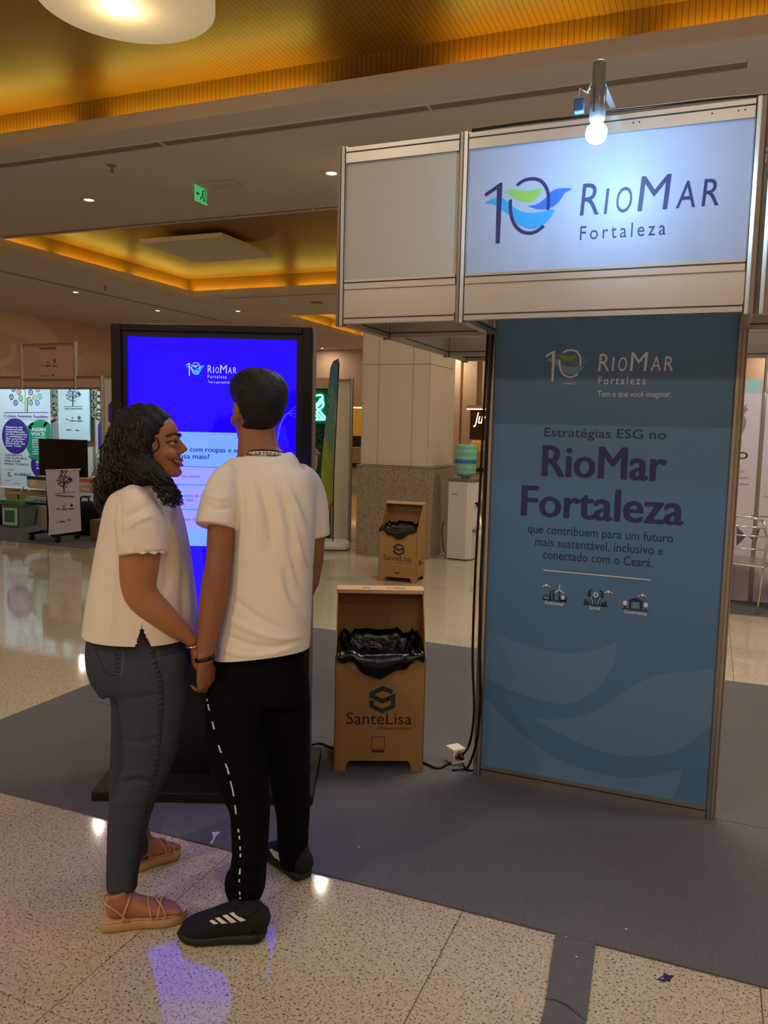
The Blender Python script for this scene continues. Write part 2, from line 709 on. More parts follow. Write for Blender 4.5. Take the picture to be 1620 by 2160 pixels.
def air_slot(label, a, b, w, dividers=()):
    a, b = V(a), V(b)
    t = (b - a).normalized()
    nrm = V((-t.y, t.x, 0))
    r = thing('linear_air_diffuser', label, 'air diffuser', (a.x, a.y, HC - 0.02), 0, 'linear air diffusers')
    z = HC - 0.004
    MB().bar(V((a.x, a.y, z)), V((b.x, b.y, z)), w, 0.008).build('grille', M_slot, r)
    for s in (-1, 1):
        e = nrm * (s * (w / 2 + 0.01))
        MB().bar(V((a.x, a.y, HC - 0.010)) + e, V((b.x, b.y, HC - 0.010)) + e, 0.02, 0.02).build('edge_trim', M_ceil, r)
    e = nrm * (-w / 2 + 0.006)
    MB().bar(V((a.x, a.y, HC - 0.009)) + e, V((b.x, b.y, HC - 0.009)) + e, 0.014, 0.004).build('air_gap', M_slotd, r)
    for d in dividers:
        c = V((d, a.y, HC - 0.01)) if abs(t.x) > 0.5 else V((a.x, d, HC - 0.01))
        MB().bar(c - nrm * (w / 2 + 0.01), c + nrm * (w / 2 + 0.01), 0.03, 0.022).build('divider', M_ceil, r)
    return r


air_slot('long dark air slot beside the nearest golden ceiling coffer', (-12, 4.57, 0), (1.0, 4.57, 0), 0.15, (-1.95, -5.25, -8.6))
air_slot('air slot along the front edge of the middle golden coffer', (-11.1, 7.62, 0), (-1, 7.62, 0), 0.10, (-7.3, -4.85))
air_slot('air slot running into the distance along the left ceiling', tuple(onZ(HC, -40, 561)), tuple(onZ(HC, 489, 681)), 0.14)
air_slot('short air slot behind the middle golden coffer', (-11.1, 14.66, 0), (-5, 14.66, 0), 0.12)

# ---- column: granite foot, polished cladding panels
M_clad = mat('column_cladding', '#cfc3ad', 0.22, coat=0.3)
M_cjoint = mat('panel_joint', '#8b7d69', 0.8)
cx0, cx1, cy0, cy1 = -3.13, -2.26, 5.72, 6.68
col = struct('column', MB().box((cx0, cy0, 0), (cx1, cy1, HC)), M_cjoint, label='square hall column clad in cream panels on a granite foot')
g = 0.006
vx = [cx0, -2.92, -2.473, cx1]
vz = [1.13, 2.36, 3.6, HC]
for k in range(3):
    z0, z1 = vz[k] + g / 2, vz[k + 1] - g / 2
    for i in range(3):
        MB().box((vx[i] + g / 2, cy0 - 0.012, z0), (vx[i + 1] - g / 2, cy0, z1)).build('cladding_panel', M_clad, col)
    MB().box((cx1, cy0 - 0.012, z0), (cx1 + 0.012, cy1, z1)).build('cladding_panel', M_clad, col)
    MB().box((cx0 - 0.012, cy0 - 0.012, z0), (cx0, cy1, z1)).build('cladding_panel', M_clad, col)
MB().box((cx0 - 0.045, cy0 - 0.045, 0), (cx1 + 0.045, cy1 + 0.045, 1.11)).build('granite_foot', M_base, col)
MB().box((cx0 - 0.055, cy0 - 0.055, 1.11), (cx1 + 0.055, cy1 + 0.055, 1.128)).build('granite_cap', M_base, col)


# ---- carpets laid over the granite
def carpet(label, pts, th=0.006, group=None):
    mb = MB().poly(pts, (0, 0, 0), XA, YA, ZA, th)
    return tag(mb.build('carpet', M_carpet), label, 'carpet', group)


carpet('front strip of grey exhibition carpet under the blue panel and the kiosk', [(-2.5, -1.04), (3.5, -1.04), (3.5, -0.002), (-2.5, -0.002)])
carpet('rear strip of grey exhibition carpet behind the near cardboard bin', [(-2.5, 0.002), (3.5, 0.002), (3.5, 2.08), (-2.5, 2.08)])
carpet('narrow offcut of grey carpet running to the bottom edge of the picture',
       [(0.548, -1.042), (0.672, -1.042), (0.682, -1.2), (0.692, -1.36), (0.695, -1.9), (0.59, -1.9), (0.578, -1.36), (0.56, -1.2)])
carpet('grey carpet under the far left booth with the collection banners', [(-14, 4.32), (-6.25, 4.32), (-6.25, 7), (-14, 7)])
carpet('grey carpet under the metal chairs at the right', [(0.6, 4.25), (5, 4.25), (5, 9), (0.6, 9)])
MB().tube([V((0.575, -1.352, 0.0072)), V((0.60, -1.345, 0.0095)), V((0.635, -1.353, 0.010)), V((0.692, -1.39, 0.0072))], 0.0028, 6).build(
    'fold', M_carpet, bpy.data.objects['carpet.002'])

# ---- ceiling fixtures
M_lampon = mat('downlight_glow', '#ffe2b0', emit=(1.0, 0.80, 0.52), estr=9)
M_ring = mat('fixture_ring', '#cfc6b8', 0.4)
DLAB = ['recessed downlight glowing left of the exit sign', 'recessed downlight glowing just left of the booth fascia',
        'far recessed downlight nearest the left edge of the picture', 'far recessed downlight above the kiosk top left',
        'far recessed downlight above the middle of the kiosk', 'small distant downlight above the feather flag']
for (x, y), lab in zip(DOWNLIGHTS, DLAB):
    t = thing('downlight', lab, 'downlight', (x, y, HC - 0.02), 0, 'recessed ceiling downlights')
    MB().lathe((0, 0, 0.02), [(0.12, 0), (0.125, -0.006), (0.11, -0.014), (0.078, -0.012), (0.07, 0)], 24).build('trim_ring', M_ring, t, world=False, smooth=True)
    MB().lathe((0, 0, 0.0165), [(0.066, 0), (0.05, -0.004), (0.0, -0.005)], 24).build('lamp', M_lampon, t, world=False, smooth=True)

M_sheet = mat('lamp_fabric', '#efe0bd', 0.7, emit=(1.0, 0.80, 0.48), estr=0.16)
M_disc = mat('lamp_diffuser', '#f4e6c4', 0.6, emit=(1.0, 0.82, 0.5), estr=0.72)


def drum(label, c, r, h):
    t = thing('drum_pendant_lamp', label, 'ceiling lamp', c, 0, 'drum lamps hanging in the coffers')
    MB().lathe((0, 0, 0), [(r - 0.006, 0.03), (r - 0.006, h), (r, h), (r, 0), (r - 0.006, 0)], 64).build('shade', M_sheet, t, world=False, smooth=True)
    MB().lathe((0, 0, 0.05), [(r - 0.008, 0), (r - 0.008, 0.01), (0.02, 0.01)], 64).build('diffuser', M_disc, t, world=False, smooth=False)
    MB().lathe((0, 0, 0.02), [(0.0, 0), (0.026, 0.004), (0.034, 0.016), (0.03, 0.03)], 20).build('finial', M_slot, t, world=False, smooth=True)
    for a in (0.4, 2.5, 4.6):
        MB().tube([V((r * 0.8 * cos(a), r * 0.8 * sin(a), h - 0.01)), V((r * 0.8 * cos(a), r * 0.8 * sin(a), ZT - c[2]))], 0.004, 6).build('cable', M_slot, t, world=False)
    MB().lathe((0, 0, h - 0.02), [(r - 0.01, 0), (r - 0.01, 0.01), (0.3, 0.01)], 40).build('top_plate', M_white, t, world=False)
    return t


dc = onZ(4.93, 266, 6)
drum('large cream drum lamp hanging at the top left', (dc.x, dc.y, 4.93), 0.70, 0.30)
light('drum_lamp_bulb', 'POINT', (dc.x - 0.1, dc.y + 0.05, 4.84), 8, (1.0, 0.76, 0.45), 0.12)
drum('distant drum lamp seen past the underside of the booth frame', (-4.55, 20.0, 4.0), 0.62, 0.22)
drum('distant drum lamp above the right hand banner', (1.85, 20.5, 4.0), 0.62, 0.22)

# square dropped panel inside the middle coffer
t = thing('dropped_ceiling_panel', 'square white dropped panel inside the middle golden coffer', 'ceiling panel', (-9.1, 11.1, 5.19))
MB().box((-0.98, -1.0, 0), (0.98, 1.0, 0.09)).build('panel', M_ceil, t, world=False, bevel=0.01)
MB().box((-0.5, -0.5, 0.09), (0.5, 0.5, 0.18)).build('hanger_box', M_ceil, t, world=False)
# hanging exit sign
ex = onY(6.2, 424, 411)
M_exit = mat('exit_green', '#3fae63', 0.5, emit=(0.10, 0.62, 0.22), estr=0.45)
M_exitd = mat('exit_dark', '#123d22', 0.5)
U_ = V((cos(-0.1), sin(-0.1), 0))
t = thing('exit_sign', 'small green emergency exit sign hanging from the ceiling', 'exit sign', (ex.x, ex.y, ex.z - 0.11), R(90))
MB().box((-0.14, -0.012, 0), (0.14, 0.012, 0.215)).build('sign_plate', M_exit, t, world=False, bevel=0.004)
mb = MB()
fr = dict(O=(0, -0.0125, 0), U=XA, W=ZA * 0.74, N=-YA, h=0.002)
mb.stroke([(-0.12, 0.14), (-0.05, 0.14)], 0.018, **fr)
mb.poly([(-0.13, 0.14), (-0.09, 0.175), (-0.09, 0.105)], **fr)
mb.poly(arc(0.03, 0.22, 0.018, 0.02, 0, 330, 10), **fr)
mb.stroke([(0.02, 0.2), (0.015, 0.13), (0.05, 0.08), (0.045, 0.04)], 0.02, **fr)
mb.stroke([(0.0, 0.17), (0.05, 0.16)], 0.014, **fr)
mb.stroke([(0.015, 0.13), (-0.02, 0.09), (-0.03, 0.05)], 0.018, **fr)
mb.stroke([(0.08, 0.03), (0.08, 0.26), (0.125, 0.26), (0.125, 0.03)], 0.012, **fr)
mb.build('pictogram', M_exitd, t, world=False)
for s in (-0.1, 0.1):
    MB().tube([V((s, 0, 0.215)), V((s, 0, HC - ex.z + 0.11))], 0.003, 6).build('wire', M_slot, t, world=False)
# pale grille panel in the ceiling, seen just above the left box of the booth
cq = [onZ(HC, u, v) for u, v in ((728, 330), (975, 304), (957, 284), (732, 312))]
t = thing('ceiling_grille', 'pale ceiling grille panel seen above the left box of the booth', 'ceiling grille', (cq[0].x, cq[0].y, HC - 0.03))
for k in range(3):
    f0, f1 = k / 3 + 0.008, (k + 1) / 3 - 0.008
    qs = [cq[0].lerp(cq[1], f0), cq[0].lerp(cq[1], f1), cq[3].lerp(cq[2], f1), cq[3].lerp(cq[2], f0)]
    MB().poly([(q.x, q.y) for q in qs], (0, 0, HC - 0.022), XA, YA, ZA, 0.02).build('grille_leaf', mat('grille_white', '#e6e0d6', 0.6), t)
# vent, smoke sprinklers
vt = onZ(HC, 465, 389)
t = thing('ceiling_vent', 'small rectangular vent in the ceiling beside the exit sign', 'vent', (vt.x, vt.y, HC - 0.03))
MB().box((-0.28, -0.16, 0), (0.28, 0.16, 0.03)).build('frame', M_ring, t, world=False, bevel=0.008)
for i in range(6):
    MB().bar(V((-0.22, -0.11 + i * 0.044, -0.003)), V((0.22, -0.11 + i * 0.044, -0.003)), 0.02, 0.006).build('louvre', M_ring, t, world=False)
for (u, v, lab) in ((236, 348, 'ceiling sprinkler head above the left downlight'), (222, 604, 'far sprinkler head in the left ceiling'),
                    (668, 637, 'round ceiling speaker plate left of the booth fascia')):
    q = onZ(HC, u, v)
    t = thing('sprinkler' if u < 600 else 'ceiling_speaker', lab, 'sprinkler' if u < 600 else 'speaker', (q.x, q.y, HC - 0.10))
    if u < 600:
        MB().lathe((0, 0, 0.10), [(0.055, 0), (0.06, -0.01), (0.03, -0.02), (0.016, -0.025), (0.016, -0.07), (0.028, -0.075), (0.028, -0.09), (0.0, -0.1)], 20).build('head', M_slot, t, world=False, smooth=True)
        MB().lathe((0, 0, 0.10), [(0.085, 0), (0.08, -0.008), (0.06, -0.008)], 20).build('rosette', M_ring, t, world=False, smooth=True)
    else:
        MB().lathe((0, 0, 0.10), [(0.2, 0), (0.2, -0.01), (0.17, -0.016)], 28).build('rim', M_ring, t, world=False, smooth=True)
        MB().lathe((0, 0, 0.084), [(0.165, 0), (0.0, -0.004)], 28).build('mesh_cover', M_slot, t, world=False, smooth=True)

# ============================================================ the near exhibition booth (one-metre aluminium system)
M_panelw = mat('booth_panel', '#bdb6a9', 0.5)
M_signw = mat('sign_vinyl', '#a9b3cb', 0.42)
M_blue = mat('blue_vinyl', '#51799f', 0.5)
M_blue2 = mat('blue_vinyl_light', '#6085ab', 0.5)
M_navy = mat('navy_ink', '#2c2a63', 0.5)
M_navy2 = mat('dark_navy_ink', '#25264a', 0.5)
M_green = mat('leaf_green_ink', '#8cc152', 0.5)
M_sky = mat('sky_blue_ink', '#2f9fe0', 0.5)
M_roy = mat('royal_blue_ink', '#2f6bd0', 0.5)
M_inkw = mat('white_ink', '#d9dde2', 0.5)
M_teal = mat('pale_teal_ink', '#7fa6c2', 0.5)
M_olive = mat('olive_ink', '#7d9a56', 0.5)

booth = thing('exhibition_booth', 'aluminium frame exhibition booth with white fascia and blue front panel', 'booth', (0, 0, 0))


def prof_post(a, b, par, name='post', r=0.0215):
    a, b = V(a), V(b)
    pts = []
    for k in range(8):
        c = 45 * k + 22.5
        for d, rr in ((-17, r), (17, r), (19, r * 0.62), (26, r * 0.62)):
            pts.append((rr * cos(R(c + d)), rr * sin(R(c + d))))
    t = (b - a)
    L_ = t.length
    t.normalize()
    x, y_ = orth(t, V((0, 1, 0)) if abs(t.z) > 0.9 else ZA)
    return MB().poly(pts, a, x, y_, t, L_).build(name, M_alu, par)


def rail(a, b, z0, z1, par=None, d=0.034, groove=True):
    """horizontal extrusion from a to b (x, y), from height z0 to z1, with its dark slots"""
    par = par or booth
    a, b = V((a[0], a[1], (z0 + z1) / 2)), V((b[0], b[1], (z0 + z1) / 2))
    t = (b - a).normalized()
    a += t * 0.019
    b -= t * 0.019
    o = MB().bar(a, b, d, z1 - z0).build('rail', M_alu, par)
    n = V((-t.y, t.x, 0))
    if groove:
        for s in (-1, 1):
            e = n * (s * (d / 2 + 0.0004)) + ZA * ((z1 - z0) * 0.18)
            MB().bar(a + e, b + e, 0.001, 0.005).build('slot', M_alud, o)
    return o


def wallp(a, b, z0, z1, m, name='panel', par=None, d=0.008):
    a, b = V((a[0], a[1], (z0 + z1) / 2)), V((b[0], b[1], (z0 + z1) / 2))
    t = (b - a).normalized()
    return MB().bar(a + t * 0.018, b - t * 0.018, d, z1 - z0).build(name, m, par or booth)


ZB, ZF = 2.005, 2.682


def fascia(a, b, m=None, name='fascia_panel'):
    rail(a, b, 2.624, ZF)
    rail(a, b, 2.139, 2.176)
    rail(a, b, ZB, 2.035)
    p = wallp(a, b, 2.176, 2.624, m or M_panelw, name)
    wallp(a, b, 2.035, 2.139, M_alu, 'lower_strip', d=0.02)
    return p


for (x, y) in ((-0.5, -0.5), (0, -0.5), (1, -0.5), (2, -0.5), (-0.5, 0), (-0.5, 0.9), (-0.5, 1.25), (0, 1.25)):
    prof_post((x, y, ZB - 0.008), (x, y, ZF + 0.006), booth)
for (x, y) in ((0, 0), (1, 0), (2, 0)):
    prof_post((x, y, 0.006), (x, y, ZF), booth)
prof_post((1.045, -0.5, ZB - 0.008), (1.045, -0.5, ZF + 0.012), booth)
fascia((-0.5, -0.5), (0, -0.5))
sign = fascia((0, -0.5), (1, -0.5), M_signw, 'sign_panel')
fascia((1.045, -0.5), (2, -0.5))
fascia((-0.5, -0.5), (-0.5, 0))
fascia((-0.5, 0), (-0.5, 0.9))
fascia((-0.5, 0.9), (-0.5, 1.25))
fascia((-0.5, 0), (0, 0))
fascia((-0.5, 0.9), (0, 0.9))
fascia((-0.5, 1.25), (0, 1.25))
rail((0, -0.5), (0, 0), ZB, 2.035)
rail((0, 0), (0, 1.25), ZB, 2.035)
rail((1, -0.5), (1, 0), ZB, 2.035)
rail((0, -0.5), (0, 0), 2.64, 2.676)
rail((1, -0.5), (1, 0), 2.64, 2.676)
fascia((1, 0), (2, 0))
fascia((1, 1.25), (2, 1.25))
prof_post((1, 1.25, ZB), (1, 1.25, ZF), booth)
rail((1, 0), (1, 1.25), ZB, 2.035)
for (x, z) in ((-0.40, 2.075), (-0.13, 2.08)):
    MB().lathe((x, -0.012, z), [(0.006, 0), (0.005, 0.003), (0, 0.004)], 10, -YA).build('screw', M_alud, booth)
MB().lathe((-0.25, 0.885, 2.08), [(0.006, 0), (0.005, 0.003), (0, 0.004)], 10, -YA).build('screw', M_alud, booth)
# screws along the top rail
for x in (0.93, 0.95, 0.85, 0.60, 0.62):
    MB().lathe((x, -0.517, 2.65), [(0.003, 0), (0.002, 0.001)], 8, -YA).build('screw', M_alud, booth)


# ---- the anniversary mark: shapes drawn in a unit box
def z4(x, y):
    return 700 + x * 920 / 1620, 120 + y * 920 / 1620


def un(pts, k=0):
    o = []
    for x, y in (smoothpts(pts, k) if k else pts):
        q = onY(-0.504, *z4(x, y))
        o.append(((q.x - 0.087) / 0.326, (q.z - 2.261) / 0.246))
    return o


def closed(pts, k=4):
    return smoothpts(list(pts) + [pts[0]], k)[:-1]


LG = dict(
    one=un([(568, 508), (625, 468), (634, 467), (624, 692), (609, 693), (614, 492), (572, 520)]),
    ringA=un([(688, 478), (712, 460), (745, 453), (775, 460), (796, 485), (805, 520), (803, 568)], 4),
    ringB=un([(664, 530), (664, 570), (675, 615), (700, 645), (732, 655), (760, 648), (788, 628)], 4),
    leaf=un(closed([(638, 505), (662, 492), (700, 497), (740, 497), (780, 487), (768, 515), (745, 534), (715, 538), (685, 528), (662, 509)])),
    wing=un(closed([(728, 553), (760, 548), (790, 528), (815, 500), (850, 488), (892, 490), (866, 506), (842, 540), (808, 562), (765, 566)])),
    low=un(closed([(566, 545), (592, 529), (622, 523), (655, 537), (682, 563), (722, 578), (770, 577), (825, 567), (806, 605), (770, 632), (730, 637), (692, 622), (662, 590), (622, 561), (597, 547)])))


def mark(par, x, z, w, h, O, U, W, N, m1, mg, mw, ml, world=True, lift=0.001):
    """the mark in the box (x, z, w, h); returns nothing, adds four printed parts"""
    S = lambda pts: [(x + a * w, z + b * h) for a, b in pts]
    O = V(O) + V(N) * lift
    MB().poly(S(LG['wing']), O, U, W, N).build('printed_wing', mw, par, world)
    MB().poly(S(LG['low']), O, U, W, N).build('printed_wing', ml, par, world)
    MB().poly(S(LG['leaf']), O, U, W, N).build('printed_leaf', mg, par, world)
    O2 = O + V(N) * 0.0005
    mb = MB().poly(S(LG['one']), O2, U, W, N)
    mb.stroke(S(LG['ringA']), w * 0.036, O2, U, W, N)
    mb.stroke(S(LG['ringB']), w * 0.036, O2, U, W, N)
    mb.build('printed_numeral', m1, par, world)


def brandline(par, m, world, x, z, w, cap, O, U, W, N, **kw):
    """the word mark in mixed capitals, fitted to width w"""
    for s, a, b, c in (('R', 0.0, 0.145, 0.94), ('I', 0.182, 0.216, 0.74), ('O', 0.27, 0.388, 0.74), ('M', 0.43, 0.662, 1.0), ('A', 0.705, 0.838, 0.76), ('R', 0.883, 1.0, 0.76)):
        letter('wordmark_letter', m, par, world, s, x + a * w, z, (b - a) * w, cap * c, O, U, W, N, **kw)


FS = dict(O=V((0, -0.504, 0)), U=XA, W=ZA, N=-YA)
mark(sign, 0.087, 2.261, 0.326, 0.246, m1=M_navy, mg=M_green, mw=M_roy, ml=M_sky, **FS)
brandline(sign, M_navy, True, 0.432, 2.358, 0.455, 0.115, shear=0.08, **FS)
letter('lettering', M_navy, sign, True, 'Fortaleza', 0.436, 2.274, 0.288, 0.047, spacing=1.35, **FS)

# ---- blue front panel
rail((0, 0), (1, 0), 0.006, 0.058, d=0.036)
bp = wallp((0, 0), (1, 0), 0.058, 2.62, M_blue, 'blue_panel')
FB = dict(O=V((0, -0.004, 0)), U=XA, W=ZA, N=-YA)
sw = [[(0.02, .695), (.15, .655), (.30, .632), (.40, .634), (.5, .66), (.591, .709), (.583, .615), (.54, .52), (.45, .432), (.343, .399), (.2, .415), (.08, .45), (0.02, .479)],
      [(.243, .315), (.33, .325), (.446, .353), (.54, .41), (.634, .495), (.72, .565), (.815, .605), (.9, .62), (.98, .625), (.98, .40), (.85, .27), (.665, .213), (.5, .225), (.38, .26)],
      [(.02, .38), (.15, .27), (.336, .158), (.5, .12), (.638, .116), (.78, .15), (.884, .202), (.872, .13), (.849, .06), (.02, .06)]]
for s_, brk in zip(sw, ([5, 5, 12], [9, 9, 13], [6, 6, 8])):
    s_ = smoothpts(s_[:brk[0] + 1], 5) + smoothpts(s_[brk[1]:brk[2] + 1], 5)[1:] + s_[brk[2] + 1:]
    MB().poly(s_, V((0, -0.0046, 0)), XA, ZA, -YA).build('printed_swirl', M_blue2, bp)
mark(bp, 0.236, 1.796, 0.205, 0.146, m1=M_inkw, mg=M_olive, mw=M_blue2, ml=M_teal, **FB)
mb = MB()
brandline(bp, M_inkw, True, 0.457, 1.849, 0.294, 0.076, shear=0.06, **FB)
mb = MB()
letter('lettering', M_inkw, bp, True, 'Fortaleza', 0.459, 1.795, 0.19, 0.031, spacing=1.35, **FB)
letter('slogan', M_inkw, bp, True, 'Tem o que você imaginar.', 0.459, 1.744, 0.292, 0.024, **FB)
letter('small_caption', M_inkw, bp, True, 'ANOS', 0.315, 1.794, 0.05, 0.010, **FB)
mb.stroke([(0.264, 0.990), (0.712, 0.988)], 0.0045, V((0, -0.0055, 0)), XA, ZA, -YA)
mb.build('rule_line', M_inkw, bp)
letter('caption', M_inkw, bp, True, 'Ambiental', 0.275, 0.840, 0.083, 0.015, bold=0.02, **FB)
letter('caption', M_inkw, bp, True, 'Social', 0.468, 0.838, 0.046, 0.015, bold=0.02, **FB)
letter('caption', M_inkw, bp, True, 'Governança', 0.612, 0.836, 0.093, 0.015, bold=0.02, **FB)
FI = dict(O=V((0, -0.0060, 0)), U=XA, W=ZA, N=-YA)
FI2 = dict(O=V((0, -0.0052, 0)), U=XA, W=ZA, N=-YA)
FI3 = dict(O=V((0, -0.0064, 0)), U=XA, W=ZA, N=-YA)
WH, DK, PA = [MB() for _ in range(3)], [MB() for _ in range(3)], [MB() for _ in range(3)]
for mb, (x, z) in zip(WH, ((0.281, 0.918), (0.545, 0.915), (0.683, 0.914))):
    for dx, dz, r in ((-0.010, 0, 0.006), (0, 0.004, 0.0085), (0.010, 0, 0.006)):
        mb.poly(arc(x + dx, z + dz, r, r, 0, 350, 12), **FI)
    mb.stroke([(x - 0.013, z - 0.003), (x + 0.013, z - 0.003)], 0.006, **FI)
for a in (90, 210, 330):                                             # wind turbine blades
    WH[0].stroke([(0.338, 0.908), (0.338 + 0.026 * cos(R(a)), 0.908 + 0.026 * sin(R(a)))], [0.006, 0.003], **FI)
WH[0].poly(arc(0.354, 0.877, 0.008, 0.010, 20, 340, 12), **FI)
WH[1].poly(arc(0.4925, 0.903, 0.010, 0.011, 0, 350, 14), **FI)
for x in (0.615, 0.699):
    WH[2].poly(arc(x, 0.880, 0.009, 0.011, 20, 340, 12), **FI)
DK[0].stroke([(0.265, 0.860), (0.373, 0.860)], 0.005, **FI2)
DK[0].stroke([(0.338, 0.860), (0.338, 0.908)], 0.005, **FI2)
for x0, x1, h in ((0.268, 0.30, 0.020), (0.296, 0.303, 0.042), (0.309, 0.317, 0.046), (0.34, 0.37, 0.018)):
    DK[0].poly([(x0, 0.86), (x1, 0.86), (x1, 0.86 + h), (x0, 0.86 + h)], **FI2)
DK[1].stroke([(0.442, 0.857), (0.545, 0.857)], 0.005, **FI2)
for s in (-1, 1):                                                     # two raised hands
    DK[1].stroke([(0.4925 + s * x, z) for x, z in ((0.012, 0.858), (0.012, 0.882), (0.028, 0.899), (0.026, 0.917), (0.014, 0.925))], [0.016, 0.014, 0.012, 0.010, 0.004], **FI2)
    for x0, h in ((0.03, 0.016), (0.042, 0.022)):
        DK[1].poly([(0.4925 + s * x0 - 0.005, 0.857), (0.4925 + s * x0 + 0.005, 0.857), (0.4925 + s * x0 + 0.005, 0.857 + h), (0.4925 + s * x0 - 0.005, 0.857 + h)], **FI2)
    PA[1].stroke([(0.4925 + s * x, z) for x, z in ((0.012, 0.860), (0.012, 0.878), (0.022, 0.893))], 0.006, **FI)
DK[1].poly(arc(0.4925, 0.903, 0.0045, 0.005, 0, 350, 10), **FI3)
DK[2].stroke([(0.605, 0.855), (0.711, 0.855)], 0.005, **FI2)
DK[2].poly([(0.628, 0.893), (0.657, 0.908), (0.688, 0.893), (0.688, 0.888), (0.628, 0.888)], **FI2)
for x in (0.636, 0.680):
    DK[2].stroke([(x, 0.856), (x, 0.889)], 0.008, **FI2)
for x in (0.615, 0.699):
    DK[2].stroke([(x, 0.856), (x, 0.872)], 0.004, **FI2)
for i in range(3):
    for j in range(3):
        x, z = 0.649 + i * 0.007, 0.866 + j * 0.008
        PA[2].poly([(x, z), (x + 0.005, z), (x + 0.005, z + 0.006), (x, z + 0.006)], **FI2)
for i in range(4):
    PA[0].poly([(0.272 + i * 0.0065, 0.863), (0.276 + i * 0.0065, 0.863), (0.276 + i * 0.0065, 0.874), (0.272 + i * 0.0065, 0.874)], **FI)
for k in range(3):
    ic = DK[k].build('icon', M_navy2, bp)
    WH[k].build('icon_white', M_inkw, bp)
    PA[k].build('icon_pale', M_teal, bp)
letter('heading_lettering', M_navy, bp, True, 'RioMar', 0.238, 1.403, 0.511, 0.131, bold=0.016, **FB)
letter('heading_lettering', M_navy, bp, True, 'Fortaleza', 0.154, 1.226, 0.673, 0.130, bold=0.016, **FB)
letter('lettering', M_navy2, bp, True, 'Estratégias ESG no', 0.243, 1.573, 0.496, 0.037, **FB)
letter('lettering', M_navy2, bp, True, 'que contribuem para um futuro', 0.189, 1.151, 0.601, 0.037, **FB)
letter('lettering', M_navy2, bp, True, 'mais sustentável, inclusivo e', 0.224, 1.096, 0.530, 0.037, **FB)
letter('lettering', M_navy2, bp, True, 'conectado com o Ceará.', 0.260, 1.042, 0.457, 0.037, **FB)

# ---- lamp on the fascia and its cable
COOL = (0.60, 0.80, 1.0)
M_bulb = mat('bulb_glow', '#e8f3ff', emit=(0.36, 0.66, 1.0), estr=280)
M_clear = mat('clear_lamp_holder', '#6f757a', 0.25, noise=0.1, nscale=40)
M_bluebox = mat('blue_connector', '#2c4a73', 0.4)


def bulb_lamp(label, P, out, size=1.0):
    """LED bulb hanging from a short bracket; out: unit vector pointing away from the fascia"""
    P, out = V(P), V(out)
    t = thing('bulb_lamp', label, 'lamp', tuple(P))
    MB().ell(P, 0.032).build('bulb', M_bulb, t, smooth=True)
    MB().lathe(P + ZA * 0.030, [(0.018, 0), (0.024, 0.012), (0.024, 0.10), (0.020, 0.105), (0.020, 0.172), (0.012, 0.178)], 16).build('holder', M_clear, t, smooth=True)
    for a in (0.6, 2.2, 4.4):
        MB().bar(P + V((0.0242 * cos(a), 0.0242 * sin(a), 0.055)), P + V((0.0242 * cos(a), 0.0242 * sin(a), 0.125)), 0.004, 0.002).build('vent_slit', M_alud, t)
    back = P - out * 0.38
    MB().bar(P + ZA * 0.165, V((back.x, back.y, 2.70)), 0.02, 0.006).build('bracket', M_clear, t)
    side = out.cross(ZA)
    s = P - side * 0.055 + ZA * 0.085 if side.x > 0 else P + side * 0.055 + ZA * 0.085
    MB().box(s - V((0.015, 0.012, 0.02)), s + V((0.015, 0.012, 0.02))).build('connector', M_bluebox, t, bevel=0.004)
    MB().tube([s + ZA * 0.02, s + ZA * 0.05 + out * 0.004, s + ZA * 0.07 + (P - s) * 0.4, P + ZA * 0.19], 0.003, 6).build('wire', M_white, t, smooth=True)
    return t


bulb_lamp('bright white bulb lamp hanging in front of the booth sign', tuple(onY(-0.90, 1258, 281)), (0, -1, 0))
cab = [V((0.03, -0.52, 2.688)), V((0.25, -0.505, 2.697)), V((0.45, -0.51, 2.694)), V((0.52, -0.505, 2.70)), V((0.70, -0.515, 2.695)), V((0.85, -0.505, 2.698)), V((1.05, -0.505, 2.692)), V((1.3, -0.505, 2.694))]
tag(MB().tube([V(q) for q in smoothpts([tuple(q) for q in cab], 6)], 0.0055, 8).build('cable', M_black, smooth=True), 'black cable lying along the top of the booth fascia', 'cable')
# lamps of the stand that light its other sides
light('stand_lamp', 'POINT', (-0.25, 1.60, 2.50), 14, COOL, 0.034)
light('stand_lamp', 'POINT', (-0.85, 0.62, 2.50), 14, COOL, 0.034)

# ============================================================ interactive kiosk
KA = R(22.5)
kio = thing('touch_kiosk', 'tall black touch screen kiosk showing a blue quiz page', 'kiosk', (-1.41, -0.95, 0.006), KA)
KU, KN = V((cos(KA), sin(KA), 0)), V((-sin(KA), cos(KA), 0))
K0 = V((-1.41, -0.95, 0))
M_kblack = mat('kiosk_black', '#0b0b0e', 0.28)
M_kplate = mat('kiosk_base', '#1d160e', 0.5)
M_kside = mat('kiosk_side', '#6b6459', 0.45)
M_screen = mat('screen_blue', '#000010', 0.035, emit=(0.004, 0.0, 1.0), estr=3.0)
M_card = mat('screen_card', '#101020', 0.12, emit=(0.09, 0.185, 1.0), estr=1.9)
M_card2 = mat('screen_card_lilac', '#101020', 0.12, emit=(0.15, 0.16, 1.0), estr=1.9)
M_stxt = mat('screen_text', '#05051a', 0.3, emit=(0.02, 0.03, 0.28), estr=0.6)
M_swht = mat('screen_white', '#202030', 0.3, emit=(0.62, 0.68, 1.0), estr=0.75)
M_slin = mat('screen_line', '#101030', 0.3, emit=(0.06, 0.09, 1.0), estr=1.0)
M_scy = mat('screen_cyan', '#101030', 0.3, emit=(0.02, 0.45, 0.95), estr=0.8)
M_sgr = mat('screen_green', '#101030', 0.3, emit=(0.30, 0.62, 0.35), estr=0.7)
